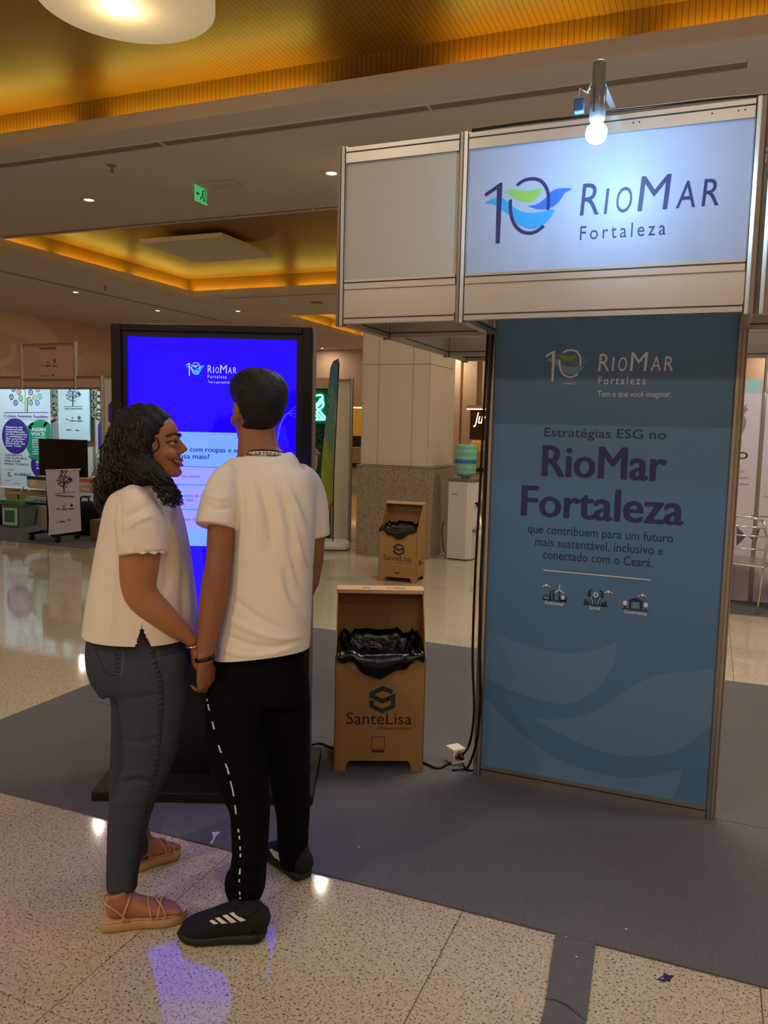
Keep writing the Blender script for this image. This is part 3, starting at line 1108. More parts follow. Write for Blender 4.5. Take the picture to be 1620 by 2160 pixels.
MB().box((-0.0, 0.0, 0), (0.93, 0.52, 0.042)).build('base_plate', M_kplate, kio, False, bevel=0.003)
kb = MB()
kb.box((0.041, 0.235, 0.042), (0.889, 0.36, 2.0))
kb.build('housing', M_kblack, kio, False, bevel=0.006)
for (x0, x1, z0, z1) in ((0.041, 0.083, 0.042, 2.0), (0.847, 0.889, 0.042, 2.0), (0.083, 0.847, 1.972, 2.0), (0.083, 0.847, 0.042, 0.63)):
    MB().box((x0, 0.198, z0), (x1, 0.235, z1)).build('frame', M_kblack, kio, False, bevel=0.004)
for (x0, x1, z0, z1) in ((0.083, 0.104, 0.63, 1.972), (0.82, 0.847, 0.63, 1.972), (0.104, 0.82, 1.948, 1.972), (0.104, 0.82, 0.63, 0.675)):
    MB().box((x0, 0.214, z0), (x1, 0.235, z1)).build('inner_bezel', M_black, kio, False)
MB().box((0.8892, 0.205, 0.06), (0.8932, 0.36, 1.98)).build('side_trim', M_kside, kio, False)
scr = MB().box((0.104, 0.224, 0.675), (0.82, 0.2349, 1.948)).build('screen', M_screen, kio, False)


def kl(u, v):
    q = onP(K0 + KN * 0.2235, KN, u, v) - K0
    return q.dot(KU), q.z - 0.006


def kz(x, y):
    return kl(220 + x * 0.2917, 670 + y * 0.2917)


FK = dict(O=V((0, 0.2238, 0)), U=XA, W=ZA, N=-YA)


def krect(p, q):
    return [(p[0], q[1]), (q[0], q[1]), (q[0], p[1]), (p[0], p[1])]


a, b = kl(305, 909), kl(574, 1155)
x0, x1 = a[0], b[0]
MB().poly(krect((x0, a[1]), (x1, b[1])), **FK).build('page_card', M_card, scr, False)
zz = [kl(430, v)[1] for v in (985, 1023, 1075, 1115)]
FK2 = dict(O=V((0, 0.2234, 0)), U=XA, W=ZA, N=-YA)
mb = MB()
mb.poly(krect((x0, zz[0]), (x1, zz[1])), **FK2)
mb.poly(krect((x0, zz[1] - 0.012), (x1, zz[2])), **FK2)
mb.poly(krect((x0, zz[2] - 0.012), (x1, zz[3])), **FK2)
mb.build('answer_row', M_card2, scr, False)
mb = MB()
for z in zz[:3]:
    mb.stroke([(x0, z), (x1, z)], 0.002, O=V((0, 0.2230, 0)), U=XA, W=ZA, N=-YA)
mb.build('divider_line', M_screen, scr, False)
mb = MB()
FK3 = dict(O=V((0, 0.2228, 0)), U=XA, W=ZA, N=-YA)


def ktext(s, xa, xb, yb, cap, **kw):
    p, q = kz(xa, yb), kz(xb, yb)
    letter('page_text', kw.pop('m', M_stxt), scr, False, s, p[0], p[1], q[0] - p[0], cap, lift=0.0, **FK3, **kw)


ktext('r com roupas e ou', 583, 990, 968, 0.021, bold=0.015)
ktext('usa mais?', 545, 762, 1018, 0.021, bold=0.015)
ktext('no lixo comum', 520, 690, 1154, 0.013)
ktext('uições de r', 565, 705, 1296, 0.013)
ktext('oupas', 590, 645, 1326, 0.013)
ktext('sem d', 580, 652, 1467, 0.013)
p, q = kz(593, 430), kz(732, 325)
mark(scr, p[0], p[1], q[0] - p[0], q[1] - p[1], m1=M_swht, mg=M_sgr, mw=M_scy, ml=M_scy, world=False, lift=0.0, **FK2)
mb = MB()
p, q = kz(748, 400), kz(957, 345)
brandline(scr, M_swht, False, p[0], p[1], q[0] - p[0], q[1] - p[1], lift=0.0, **FK3)
ktext('Fortaleza', 748, 885, 437, 0.014, spacing=1.3, m=M_swht)
ktext('Tem o que você imaginar.', 750, 952, 473, 0.010, m=M_swht)
mb = MB()
for k in range(4):
    pts = smoothpts([(1250 + 4 * k, 905 - 20 * k), (1262 + 6 * k, 800 - 12 * k), (1300 + 8 * k, 720 - 8 * k), (1350, 670 + 12 * k), (1385, 640 + 28 * k)], 5)
    mb.stroke([kz(*q) for q in pts], 0.0016, **FK3)
mb.build('page_line_art', M_slin, scr, False)

# ============================================================ cardboard bins with black bags
M_card_ = mat('corrugated_cardboard', '#9c7640', 0.75, noise=0.07, nscale=14)
M_cardi = mat('cardboard_inside', '#8d6a3a', 0.8, noise=0.06, nscale=14)
M_edge = mat('cardboard_cut_edge', '#cda678', 0.8)
M_inkd = mat('dark_green_ink', '#23332f', 0.6)
M_inkb = mat('brown_black_ink', '#2d1a12', 0.6)
M_bag = mat('black_bin_bag', '#07070a', 0.2, bump=0.5, bscale=26)
BW, BD, BF, BH = 0.416, 0.30, 0.545, 0.81


def bz(x, y):
    """zoom pixel on the near bin's front to local x, z"""
    return ((x - 240) / 745 * BW, (1588 - y) / 945 * BF)


def make_bin(label, baglabel, loc, rz):
    t = thing('cardboard_bin', label, 'bin', loc, rz, 'cardboard waste bins')
    th = 0.005
    arch = [(0, 0), (0.052, 0), (0.062, 0.04), (0.072, 0.05), (0.345, 0.05), (0.354, 0.04), (0.364, 0), (BW, 0), (BW, BF), (0.395, BF - 0.004), (0.02, BF - 0.004), (0, BF)]
    fp = MB().poly(arch, (0, th, 0), XA, ZA, -YA, th).build('front_panel', M_card_, t, False)
    side = [(0.0, 0), (0.045, 0), (0.055, 0.05), (0.245, 0.05), (0.255, 0), (BD, 0), (BD, BH), (0.205, BH), (0.0, BF)]
    sp = []
    for x in (0, BW - th):
        sp.append(MB().poly(side, (x, 0, 0), YA, ZA, XA, th).build('side_panel', M_card_, t, False))
    MB().box((th, BD - th, 0.0), (BW - th, BD, BH)).build('back_panel', M_cardi, t, False)
    MB().box((-0.002, 0.20, BH), (BW + 0.002, BD + 0.002, BH + 0.006)).build('top_flap', M_edge, t, False)
    MB().box((0.004, 0.198, BH - 0.012), (BW - 0.004, 0.203, BH + 0.004)).build('flap_edge', M_edge, t, False)
    MB().box((th, 0.02, 0.10), (BW - th, BD - th, 0.104)).build('bottom_board', M_cardi, t, False)
    mb = MB()
    for (xa, xb) in ((0.12, 0.16), (0.24, 0.255), (0.27, 0.33)):
        mb.stroke([(xa, 0.245), (xb, 0.245)], 0.012, (0, 0, BH + 0.0066), XA, YA, ZA)
    mb.build('printed_marks', M_inkb, t, False)
    F = dict(O=V((0, -0.0003, 0)), U=XA, W=ZA, N=-YA)
    mb = MB()
    mb.stroke([bz(*q) for q in ((716, 930), (634, 899), (545, 942), (545, 963), (634, 1005), (690, 980))], 0.0215, **F)
    mb.stroke([bz(*q) for q in ((668, 990), (722, 966), (722, 1046), (634, 1088), (545, 1046), (545, 1000))], 0.0215, **F)
    mb.build('printed_emblem', M_inkd, fp, False)
    mb = MB()
    p, q = bz(340, 1196), bz(880, 1196)
    letter('lettering', M_inkb, fp, False, 'SanteLisa', p[0], p[1], q[0] - p[0], 0.055, lift=0.0005, **F)
    p, q = bz(598, 1241), bz(880, 1241)
    letter('lettering', M_inkb, fp, False, 'EMBALAGENS', p[0], p[1], q[0] - p[0], 0.013, lift=0.0005, spacing=1.2, **F)
    bx = [bz(*q) for q in ((552, 1300), (658, 1300), (658, 1405), (552, 1405), (552, 1300))]
    mb.stroke(bx, 0.0025, **F)
    mb.stroke([bz(556, 1421), bz(655, 1421)], 0.011, **F)
    mb.build('printed_frame', M_inkb, fp, False)
    mb = MB()                                                        # print on the right hand side
    G = dict(O=V((BW + 0.0004, 0, 0)), U=YA, W=ZA, N=XA)
    mb.stroke([(0.06, 0.215), (0.17, 0.215)], 0.018, **G)
    mb.stroke([(0.06, 0.185), (0.24, 0.185)], 0.018, **G)
    mb.stroke(arc(0.215, 0.25, 0.02, 0.024, 0, 360, 14), 0.007, **G)
    mb.build('printed_marks', M_inkb, sp[1], False)
    # the bag: lines the box and is folded out over the front edge
    bt = thing('bin_bag', baglabel, 'bin bag', loc, rz, 'black bags in the cardboard bins')
    b = MB()
    ns, nt = 72, 11
    rnd = random.Random(3 + int(abs(loc[0]) * 10))
    ph = [rnd.uniform(0, 6.3) for _ in range(8)]
    cx, cy = BW / 2, 0.15
    vs = []
    for j in range(nt):
        for i in range(ns):
            a = 2 * pi * i / ns
            ca, sa = cos(a), sin(a)
            ex = math.copysign(abs(ca) ** 0.45, ca)
            ey = math.copysign(abs(sa) ** 0.45, sa)
            front = max(0.0, -ey)
            wob = 0.010 * sin(7 * a + ph[0]) + 0.008 * sin(13 * a + ph[1]) + 0.006 * sin(23 * a + ph[2])
            inner = [(0.62, 0.16), (0.70, 0.30), (0.76, 0.44), (0.84, 0.52), (0.95, 0.555), (0.985, 0.575 if ey < 0.3 else 0.60)]
            if j < 6:
                k, z = inner[j]
                x = cx + ex * (BW / 2 - 0.010) * k
                y = cy + ey * (0.135) * k
                z += wob * (0.3 + 0.12 * j)
                x += 0.012 * sin(5 * z * 20 + 3 * a) * (1 - k)
            else:
                q = (j - 5) / (nt - 6)
                x = cx + ex * (BW / 2 - 0.008)
                if ey < -0.55:
                    # over the front lip and down
                    u = x / BW
                    drop = 0.012 + 0.085 * exp(-((u - 0.50) / 0.27) ** 2) + 0.01 * sin(9 * u * pi + ph[3])
                    y = -0.010 - 0.020 * sin(q * pi) - 0.012 * q * exp(-((u - 0.5) / 0.25) ** 2) + 0.004 * sin(30 * u + 6 * q + ph[4])
                    z = 0.575 - 0.028 * q - drop * q + 0.004 * sin(25 * u + ph[5])
                    x = cx + ex * (BW / 2 - 0.004)
                else:
                    y = cy + ey * 0.137
                    z = 0.575 + 0.02 * (ey > 0.3) - 0.05 * q + wob * 0.5
            vs.append(V((x, max(y, -0.05), z)))
    fs = [(j * ns + i, j * ns + (i + 1) % ns, (j + 1) * ns + (i + 1) % ns, (j + 1) * ns + i) for j in range(nt - 1) for i in range(ns)]
    fs.append(tuple(range(ns))[::-1])
    b.add(vs, fs)
    b.build('bag_film', M_bag, bt, False, smooth=True)
    return t


make_bin('near cardboard waste bin standing on the carpet beside the kiosk', 'black bag folded over the front of the near cardboard bin', (-0.62, -0.25, 0.006), R(24.1))
make_bin('far cardboard waste bin standing on the granite by the column', 'black bag inside the far cardboard bin by the column', (-2.235, 4.16, 0), R(3))

# ============================================================ sockets and cables on the carpet
sk = onZ(0.006, 960, 1606)
t = thing('power_adapter', 'white power socket block lying on the carpet beside the aluminium post', 'power socket', (sk.x, sk.y, 0.006), R(50))
MB().box((-0.035, -0.035, 0), (0.035, 0.035, 0.075)).build('block', M_white, t, False, bevel=0.005)
MB().lathe((0, -0.0352, 0.040), [(0.024, 0), (0.024, 0.001), (0.019, 0.0012), (0.0, 0.0012)], 24, -YA).build('socket_face', mat('socket_tan', '#9a6f4c', 0.5), t, False)
for (dx, dz) in ((-0.008, 0.04), (0.008, 0.04)):
    MB().lathe((dx, -0.0366, dz), [(0.003, 0), (0.0, 0.0004)], 8, -YA).build('socket_hole', M_black, t, False)
MB().lathe((0.0, -0.036, 0.040), [(0.012, 0), (0.012, 0.025), (0.006, 0.034)], 14, -YA).build('plug', M_black, t, False, smooth=True)


def cable(label, pts, r=0.006):
    return tag(MB().tube([V(q) for q in smoothpts([tuple(q) for q in pts], 6)], r, 8).build('cable', M_black, smooth=True), label, 'cable')


fz = lambda u, v, z=0.012: onZ(z, u, v)
cable('black cable snaking from the near bin to the white socket block', [fz(880, 1600), fz(900, 1612), fz(925, 1620), fz(950, 1608), fz(968, 1590, 0.02), sk + V((0.02, -0.05, 0.042))])
cable('black cable running down beside the left post of the blue panel', [onY(-0.028, 1029, 706), onY(-0.03, 1021, 860), onY(-0.03, 1012, 1040), onY(-0.035, 1003, 1200), onY(-0.035, 997, 1380), onY(-0.04, 1000, 1500), onY(-0.03, 990, 1570), fz(972, 1600), fz(985, 1622), fz(1000, 1624)])
cable('second black cable hanging along the blue panel edge', [onY(-0.03, 1041, 706), onY(-0.032, 1031, 860), onY(-0.035, 1021, 1080), onY(-0.035, 1013, 1250), onY(-0.03, 1013, 1400), onY(-0.03, 1014, 1480), onY(-0.04, 1006, 1560), onY(-0.03, 992, 1608), fz(980, 1622), fz(955, 1624)])
cable('black cable lying between the kiosk and the near bin', [fz(640, 1578), fz(655, 1571), fz(675, 1568), fz(700, 1577), fz(720, 1582)])

# small litter
M_paper = mat('paper_white', '#cfd0d4', 0.7)
M_purple = mat('purple_paper', '#2b1d5c', 0.6)
pq = onZ(0.0065, 450, 1768)
t = thing('paper_scrap', 'torn white paper scrap lying on the carpet edge between the couple', 'paper', (pq.x, pq.y, 0.0065), -YW)
MB().poly([(-0.016, 0.045), (0.018, 0.05), (0.013, 0.034), (0.006, 0.012), (0.005, -0.04), (-0.004, -0.04), (-0.004, 0.008), (-0.011, 0.03)], (0, 0, 0), XA, YA, ZA, 0.0006).build('scrap', M_paper, t, False)
MB().stroke([(-0.006, 0.018), (0.0, -0.02)], 0.005, (0, 0, 0.0007), XA, YA, ZA).build('fold_mark', M_kside, t, False)
pq = onZ(0.0, 1405, 2064)
t = thing('paper_scrap', 'dark purple arrow shaped paper scrap on the granite by the carpet edge', 'paper', (pq.x, pq.y, 0.0), 0.35)
MB().poly([(-0.03, -0.008), (-0.004, 0.012), (0.0, 0.026), (0.012, 0.014), (0.028, 0.014), (0.012, -0.004), (0.008, -0.014), (-0.006, -0.012), (-0.012, -0.02), (-0.018, -0.012)], (0, 0, 0.0008), XA, YA, ZA, 0.0008).build('scrap', M_purple, t, False)
MB().stroke([(-0.016, -0.006), (-0.008, -0.0)], 0.003, (0, 0, 0.0018), XA, YA, ZA).build('white_mark', M_paper, t, False)
for (u, v, lab) in ((1194, 1976, 'tiny yellow crumb at the top of the narrow carpet offcut'), (1216, 2018, 'tiny white crumb on the narrow carpet offcut'), (1321, 1959, 'tiny white crumb on the dark carpet right of the offcut'),
                    (757, 1786, 'tiny white crumb on the carpet right of the shoes')):
    q = onZ(0.009, u, v)
    mm = mat('crumb_yellow', '#c8b04a', 0.8) if v == 1976 else M_paper
    tag(MB().ell((q.x, q.y, 0.0085), (0.004, 0.003, 0.0025), seg=7, rings=5).build('crumb', mm), lab, 'crumb', 'crumbs on the carpet')

# ============================================================ far left booth with the collection banners
def rect(mb, x0, x1, z0, z1, F):
    mb.poly([(x0, z0), (x1, z0), (x1, z1), (x0, z1)], **F)


def yz(y, u, v):
    q = onY(y, u, v)
    return q.x, q.z


def gz(x, y):            # zoomed detail pixels of the far left booth
    return x * 260 / 1560, 800 + y * 360 / 2160


M_pinkp = mat('booth_panel_pinkish', '#c3a596', 0.55)
M_banw = mat('banner_white', '#c9d3d6', 0.5)
M_purp = mat('purple_ink', '#3a2380', 0.5)
M_emer = mat('emerald_ink', '#0f8a5f', 0.5)
M_gry = mat('grey_ink', '#55585f', 0.5)
M_dk = mat('near_black_ink', '#22212b', 0.5)
M_red = mat('red_ink', '#b0453f', 0.5)
M_tealk = mat('teal_ink', '#2f9a8c', 0.5)
M_gold = mat('lime_ink', '#9ba84a', 0.5)
M_orange = mat('peach_ink', '#cf8f6a', 0.5)
YF, YB = 4.7, 6.2
xl, xr = -12.2, -6.31
eb = thing('exhibition_booth', 'far left exhibition booth with collection banners and a raised header', 'booth', (-8.5, YF, 0.006))
for (x, y) in ((xr, YF), (-9.2, YF), (xl, YF), (xr, YB), (-7.8, YB), (-8.87, YB), (-9.93, YB), (-11, YB)):
    prof_post((x, y, 0.006), (x, y, 2.17), eb, r=0.025)
hx0, hx1 = onY(YF, 47, 760).x, onY(YF, 160, 760).x
for x in (hx0, hx1):
    prof_post((x, YF, 1.99), (x, YF, 2.60), eb, r=0.025)
rail((hx0, YF), (hx1, YF), 2.55, 2.59, eb)
rail((hx0, YF), (hx1, YF), 2.10, 2.13, eb)
rail((hx0, YF), (hx1, YF), 1.995, 2.02, eb)
hp = wallp((hx0, YF), (hx1, YF), 2.13, 2.55, M_pinkp, 'header_panel', eb)
wallp((hx0, YF), (hx1, YF), 2.02, 2.10, M_pinkp, 'header_strip', eb)
for (a, b) in ((xl, hx0), (hx1, xr)):
    rail((a, YF), (b, YF), 2.135, 2.165, eb)
    rail((a, YF), (b, YF), 1.995, 2.02, eb)
    wallp((a, YF), (b, YF), 2.02, 2.135, M_pinkp, 'fascia_panel', eb)
for (a, b) in ((xl, -11), (-11, -9.93), (-9.93, -8.87), (-8.87, -7.8), (-7.8, xr)):
    wallp((a, YB), (b, YB), 0.03, 2.14, M_panelw, 'wall_panel', eb)
    rail((a, YB), (b, YB), 2.14, 2.17, eb)
wallp((xr, YF), (xr, YB), 0.03, 2.14, M_panelw, 'wall_panel', eb)
rail((xr, YF), (xr, YB), 2.14, 2.17, eb)
# paper notice on the header
FH = dict(O=V((0, YF - 0.009, 0)), U=XA, W=ZA, N=-YA)
a, b = onY(YF - 0.01, 68, 795), onY(YF - 0.01, 135, 722)
pst = thing('paper_notice', 'plain paper notice fixed over the raised header of the far left booth', 'notice', (a.x, YF - 0.006, a.z))
MB().box((a.x, YF - 0.007, a.z), (b.x, YF - 0.005, b.z)).build('sheet', M_pinkp, pst)
Q = dict(O=V((0, YF - 0.0075, 0)), U=XA, W=ZA, N=-YA)
w = b.x - a.x
c = (a.x + b.x) / 2
mb = MB()
mb.stroke([(c - 0.15, b.z - 0.04), (c + 0.15, b.z - 0.04)], 0.004, **Q)
mb.stroke([(c - 0.15, b.z - 0.095), (c + 0.15, b.z - 0.095)], 0.003, **Q)
mb.build('rule_line', M_dk, pst)
letter('lettering', M_dk, pst, True, 'Coleta Seletiva Eusébio', c - 0.145, b.z - 0.082, 0.29, 0.028, bold=0.02, **Q)
mb = MB()
for (dx, dz, ww, hh) in ((-0.10, -0.30, 0.05, 0.012), (0.0, -0.31, 0.09, 0.022), (0.11, -0.31, 0.08, 0.018), (0.11, -0.26, 0.035, 0.05), (0.0, -0.265, 0.04, 0.02), (-0.08, -0.43, 0.16, 0.008), (0.08, -0.43, 0.04, 0.018)):
    rect(mb, c + dx - ww / 2, c + dx + ww / 2, b.z + dz, b.z + dz + hh, Q)
mb.build('small_logos', M_gry, pst)


def emblem_tree(par, x, z, w, h, F, m, tri=False):
    """little logo tree: trunk and a crown of discs and leaves"""
    mb = MB()
    mb.stroke([(x, z), (x, z + h * 0.75)], w * 0.07, **F)
    rnd = random.Random(5)
    for k in range(7):
        s = 1 if k % 2 else -1
        zz_ = z + h * (0.28 + 0.07 * k)
        mb.stroke([(x, zz_), (x + s * w * (0.34 - 0.02 * k), zz_ + h * 0.10)], w * 0.028, **F)
    for k in range(26):
        a = rnd.uniform(0, 2 * pi)
        r = sqrt(rnd.uniform(0.12, 1))
        px_, pz_ = x + w * 0.5 * r * cos(a), z + h * 0.62 + h * 0.38 * r * sin(a)
        if k % 3 == 0:
            mb.stroke(arc(px_, pz_, w * 0.065, w * 0.065, 0, 360, 10), w * 0.03, **F)
        else:
            mb.poly(arc(px_, pz_, w * 0.06, w * 0.035, 0, 330, 8), **F)
    return mb.build('printed_tree', m, par)


# banner on the left: the collection campaign
yb = YB - 0.10
FBn = dict(O=V((0, yb - 0.004, 0)), U=XA, W=ZA, N=-YA)
G = lambda x, y: yz(yb - 0.004, *gz(x, y))
p0, p1 = G(14, 1370), G(632, 100)
b1 = thing('hanging_banner', 'white collection campaign banner with purple and green discs in the far left booth', 'banner', (p0[0], yb, p0[1]))
x0, x1, z0, z1 = p0[0], p1[0], G(14, 1365)[1], 2.10
MB().box((x0, yb - 0.003, z0), (x1, yb, z1)).build('sheet', M_banw, b1)
MB().tube([V((x0 - 0.02, yb, z0)), V((x1 + 0.02, yb, z0))], 0.018, 10).build('bottom_rod', M_white, b1)
MB().tube([V((x0 - 0.02, yb, z1)), V((x1 + 0.02, yb, z1))], 0.014, 10).build('top_rod', M_white, b1)


def disc(par, x, y, rx, m, name='printed_disc', F=None, lift=0.0):
    c_ = G(x, y)
    r = G(x + rx, y)[0] - c_[0]
    F = dict(F or FBn)
    F['O'] = F['O'] - YA * lift
    return MB().poly(arc(c_[0], c_[1], r, r, 0, 350, 28), **F).build(name, m, par)


disc(b1, 195, 720, 172, M_purp, lift=0.001)
# green disc is cut at the banner edge
c_ = G(520, 780)
rr = G(725, 780)[0] - c_[0]
MB().poly([(min(px_, x1 - 0.005), pz_) for px_, pz_ in arc(c_[0], c_[1], rr, rr, 0, 350, 36)], **FBn).build('printed_disc', M_emer, b1)
c_ = G(510, 1090)
rr = G(632, 1090)[0] - c_[0]
MB().poly([(min(px_, x1 - 0.005), pz_) for px_, pz_ in arc(c_[0], c_[1], rr, rr, 0, 350, 36)], V((0, yb - 0.0035, 0)), XA, ZA, -YA).build('printed_disc', M_purp, b1)
for (x, y, a) in ((395, 570, 20), (370, 605, -10), (575, 570, 40), (285, 902, 30), (385, 990, -35)):
    c_ = G(x, y)
    MB().poly([(c_[0] + 0.055 * cos(R(a)) * ca - 0.022 * sin(R(a)) * sa, c_[1] + 0.055 * sin(R(a)) * ca + 0.022 * cos(R(a)) * sa) for ca, sa in [(cos(2 * pi * k / 12), sin(2 * pi * k / 12)) for k in range(12)]], **FBn).build('printed_leaf', M_emer, b1)
F2 = dict(FBn)
F2['O'] = F2['O'] - YA * 0.002
WL = ['Separe os', 'materiais', 'recicláveis', 'do lixo comum', 'e verifique o', 'dia correto', 'da Coleta', 'Seletiva na', 'sua rua.']
for k, s_ in enumerate(WL):
    q, e = G(72, 612 + k * 29.5), G(72 + (110 + 12 * min(len(s_), 13)), 612)
    letter('lettering', M_inkw, b1, True, s_, q[0], q[1], e[0] - q[0], 0.026, bold=0.03, **F2)
for k, s_ in enumerate(('ASSIM', 'VOCÊ:')):
    q, e = G(398, 655 + k * 58), G(580, 655)
    letter('lettering', M_inkw, b1, True, s_, q[0], q[1], (e[0] - q[0]), 0.052, bold=0.03, **F2)
for k, s_ in enumerate(('• contribui', 'para a', 'preservação', 'do meio', 'ambiente', '• poupa', 'recursos', 'naturais')):
    q, e = G(412, 745 + k * 29.5), G(412 + min(170, 60 + 11 * len(s_)), 745)
    letter('lettering', M_inkw, b1, True, s_, q[0], q[1], e[0] - q[0], 0.024, bold=0.03, **F2)
for k, s_ in enumerate(('E AI', '• gera', 'tra')):
    q, e = G(458, 1062 + k * 36), G(458 + 35 * len(s_), 1062)
    letter('lettering', M_inkw, b1, True, s_, q[0], q[1], min(e[0], x1 - 0.01) - q[0], 0.03, bold=0.03, **F2)
q, e = G(52, 478), G(608, 478)
letter('lettering', M_purp, b1, True, 'Coleta Seletiva Eusébio', q[0], q[1], e[0] - q[0], 0.04, bold=0.02, **FBn)
q, e = G(50, 503), G(606, 503)
letter('lettering', M_gry, b1, True, 'Conscientização para a sustentabilidade', q[0], q[1], e[0] - q[0], 0.016, **FBn)
mb = MB()
mb.stroke([G(50, 422), G(605, 422)], 0.012, **FBn)
mb.build('rule_line', M_purp, b1)
for k, (s_, x) in enumerate((('GARANTA', 285), ('UM FUTURO', 345), ('MELHOR', 262), ('PARA TODOS', 358))):
    q, e = G(62, 968 + k * 37), G(x, 968)
    letter('lettering', M_dk, b1, True, s_, q[0], q[1], e[0] - q[0], 0.03, bold=0.012, **FBn)
q, e = G(188, 1216), G(388, 1216)
letter('lettering', M_dk, b1, True, 'EUSÉBIO', q[0], q[1], e[0] - q[0], 0.036, bold=0.015, **FBn)
mb = MB()
c_ = G(125, 1200)
for k in range(4):
    mb.stroke(arc(c_[0], c_[1], 0.014 + 0.012 * k, 0.012 + 0.009 * k, 20 + 40 * k, 250 + 30 * k, 8), 0.006, **FBn)
mb.stroke([G(66, 1146), G(180, 1146)], 0.006, **FBn)
mb.stroke([G(66, 1281), G(120, 1281)], 0.006, **FBn)
mb.stroke([G(160, 1320), G(265, 1320)], 0.006, **FBn)
mb.build('printed_crest', M_dk, b1)
for (x, y, m) in ((170, 122, M_purp), (240, 162, M_red), (145, 225, M_dk), (262, 240, M_emer), (198, 297, M_purp), (388, 165, M_purp), (478, 128, M_red), (505, 218, M_tealk), (438, 232, M_gold), (388, 295, M_emer), (472, 297, M_roy)):
    c_ = G(x, y)
    mb = MB()
    r = 0.038
    mb.stroke([(px_, min(pz_, z1 - 0.01)) for px_, pz_ in arc(c_[0], c_[1], r, r, 0, 360, 16)], 0.018, **FBn)
    mb.poly(arc(c_[0], min(c_[1], z1 - 0.03), 0.014, 0.014, 0, 330, 8), **FBn)
    mb.build('printed_ring', m, b1)
mb = MB().stroke([G(318, 415), G(318, 130)], 0.02, **FBn).stroke([G(318, 300), G(260, 285)], 0.01, **FBn)
mb.build('printed_trunk', M_gold, b1)
MB().stroke([G(346, 415), G(346, 245), G(380, 225)], 0.026, **FBn).build('printed_trunk', M_red, b1)
MB().stroke([G(412, 300), G(380, 250), G(430, 235)], 0.01, **FBn).build('printed_branch', M_orange, b1)

# second banner: the creased tree sheet, on a wall print with side icons
p0, p1 = G(745, 765), G(1130, 100)
yb2 = yb - 0.03
FB2 = dict(O=V((0, yb2 - 0.004, 0)), U=XA, W=ZA, N=-YA)
G2 = lambda x, y: yz(yb2 - 0.004, *gz(x, y))
p0, p1 = G2(745, 765), G2(1130, 110)
M_crease = mat('creased_paper', '#c4d2d6', 0.5, bump=0.9, bscale=7)
b2 = thing('hanging_banner', 'creased white sheet with a logo tree hanging behind the black screen', 'banner', (p0[0], yb2, p0[1]))
mb = MB()
nx, nz = 12, 18
vs = [V((p0[0] + (p1[0] - p0[0]) * i / nx, yb2 - 0.003 + 0.006 * sin(2.2 * i + 1.3 * j) * sin(0.8 * j), p0[1] + (2.10 - p0[1]) * j / nz)) for j in range(nz + 1) for i in range(nx + 1)]
vs += [V((q.x, yb2 + 0.012, q.z)) for q in vs]
n = (nx + 1) * (nz + 1)
fs = []
for j in range(nz):
    for i in range(nx):
        a = j * (nx + 1) + i
        fs.append((a, a + 1, a + nx + 2, a + nx + 1))
        fs.append((a + n, a + n + nx + 1, a + n + nx + 2, a + n + 1))
mb.add(vs, fs)
mb.build('sheet', M_crease, b2, smooth=True)
FB2['O'] = V((0, yb2 - 0.011, 0))
q0, q1 = G2(925, 340), G2(1010, 120)
emblem_tree(b2, q0[0], q0[1], (q1[0] - q0[0]) * 2.1, q1[1] - q0[1] + 0.04, FB2, M_gry)
q, e = G2(815, 380), G2(1045, 380)
letter('lettering', M_gry, b2, True, 'Coleta Seletiva Eusébio', q[0], q[1], e[0] - q[0], 0.03, **FB2)
mb = MB()
mb.stroke([G2(815, 345), G2(1045, 345)], 0.006, **FB2)
mb.build('rule_line', M_gry, b2)
mb = MB()
for (x, y, r) in ((1005, 488, 0.03), (920, 490, 0.014)):
    c_ = G2(x, y)
    mb.poly(arc(c_[0], c_[1], r, r, 0, 340, 12), **FB2)
for (xa, xb, y) in ((880, 960, 525), (975, 1045, 528), (838, 870, 508), (840, 900, 640), (960, 1000, 645)):
    mb.stroke([G2(xa, y), G2(xb, y)], 0.014, **FB2)
mb.build('small_logos', M_gry, b2)
for xs_ in (680, 1195):
    o = MB()
    for (y, m) in ((170, M_gold), (235, M_emer), (320, M_gry), (395, M_gold), (440, M_emer)):
        c_ = G(xs_, y)
        o.stroke(arc(c_[0], c_[1], 0.05, 0.045, 20, 300, 9), 0.022, **FBn)
    o.build('wall_print', mat('olive_print', '#7c8a62', 0.6), eb)
MB().poly([G(640, 525), G(720, 475), G(640, 475)], **FBn).build('wall_print', M_orange, eb)
# purple hexagon prints on the side wall
for (yy, sgn) in ((5.35, -1), (4.86, 1)):
    F = dict(O=V((xr + sgn * 0.006, 0, 0)), U=YA * sgn, W=ZA, N=XA * sgn)
    if sgn < 0:
        hq = dict(O=V((onY(yb - 0.004, *gz(1275, 700)).x, yb - 0.006, 0)), U=XA, W=ZA, N=-YA)
        zc = G(1275, 730)[1]
        MB().poly([(-0.05, zc + 0.17), (0.0, zc + 0.25), (0.12, zc + 0.25), (0.12, zc - 0.25), (0.0, zc - 0.25), (-0.05, zc - 0.17)], **hq).build('wall_print', M_purp, eb)
    else:
        zc = 1.70
        MB().poly([(yy - 0.06, zc - 0.1), (yy, zc - 0.16), (yy + 0.3, zc - 0.16), (yy + 0.3, zc + 0.16), (yy, zc + 0.16), (yy - 0.06, zc + 0.1)], **F).build('wall_print', M_purp, eb)

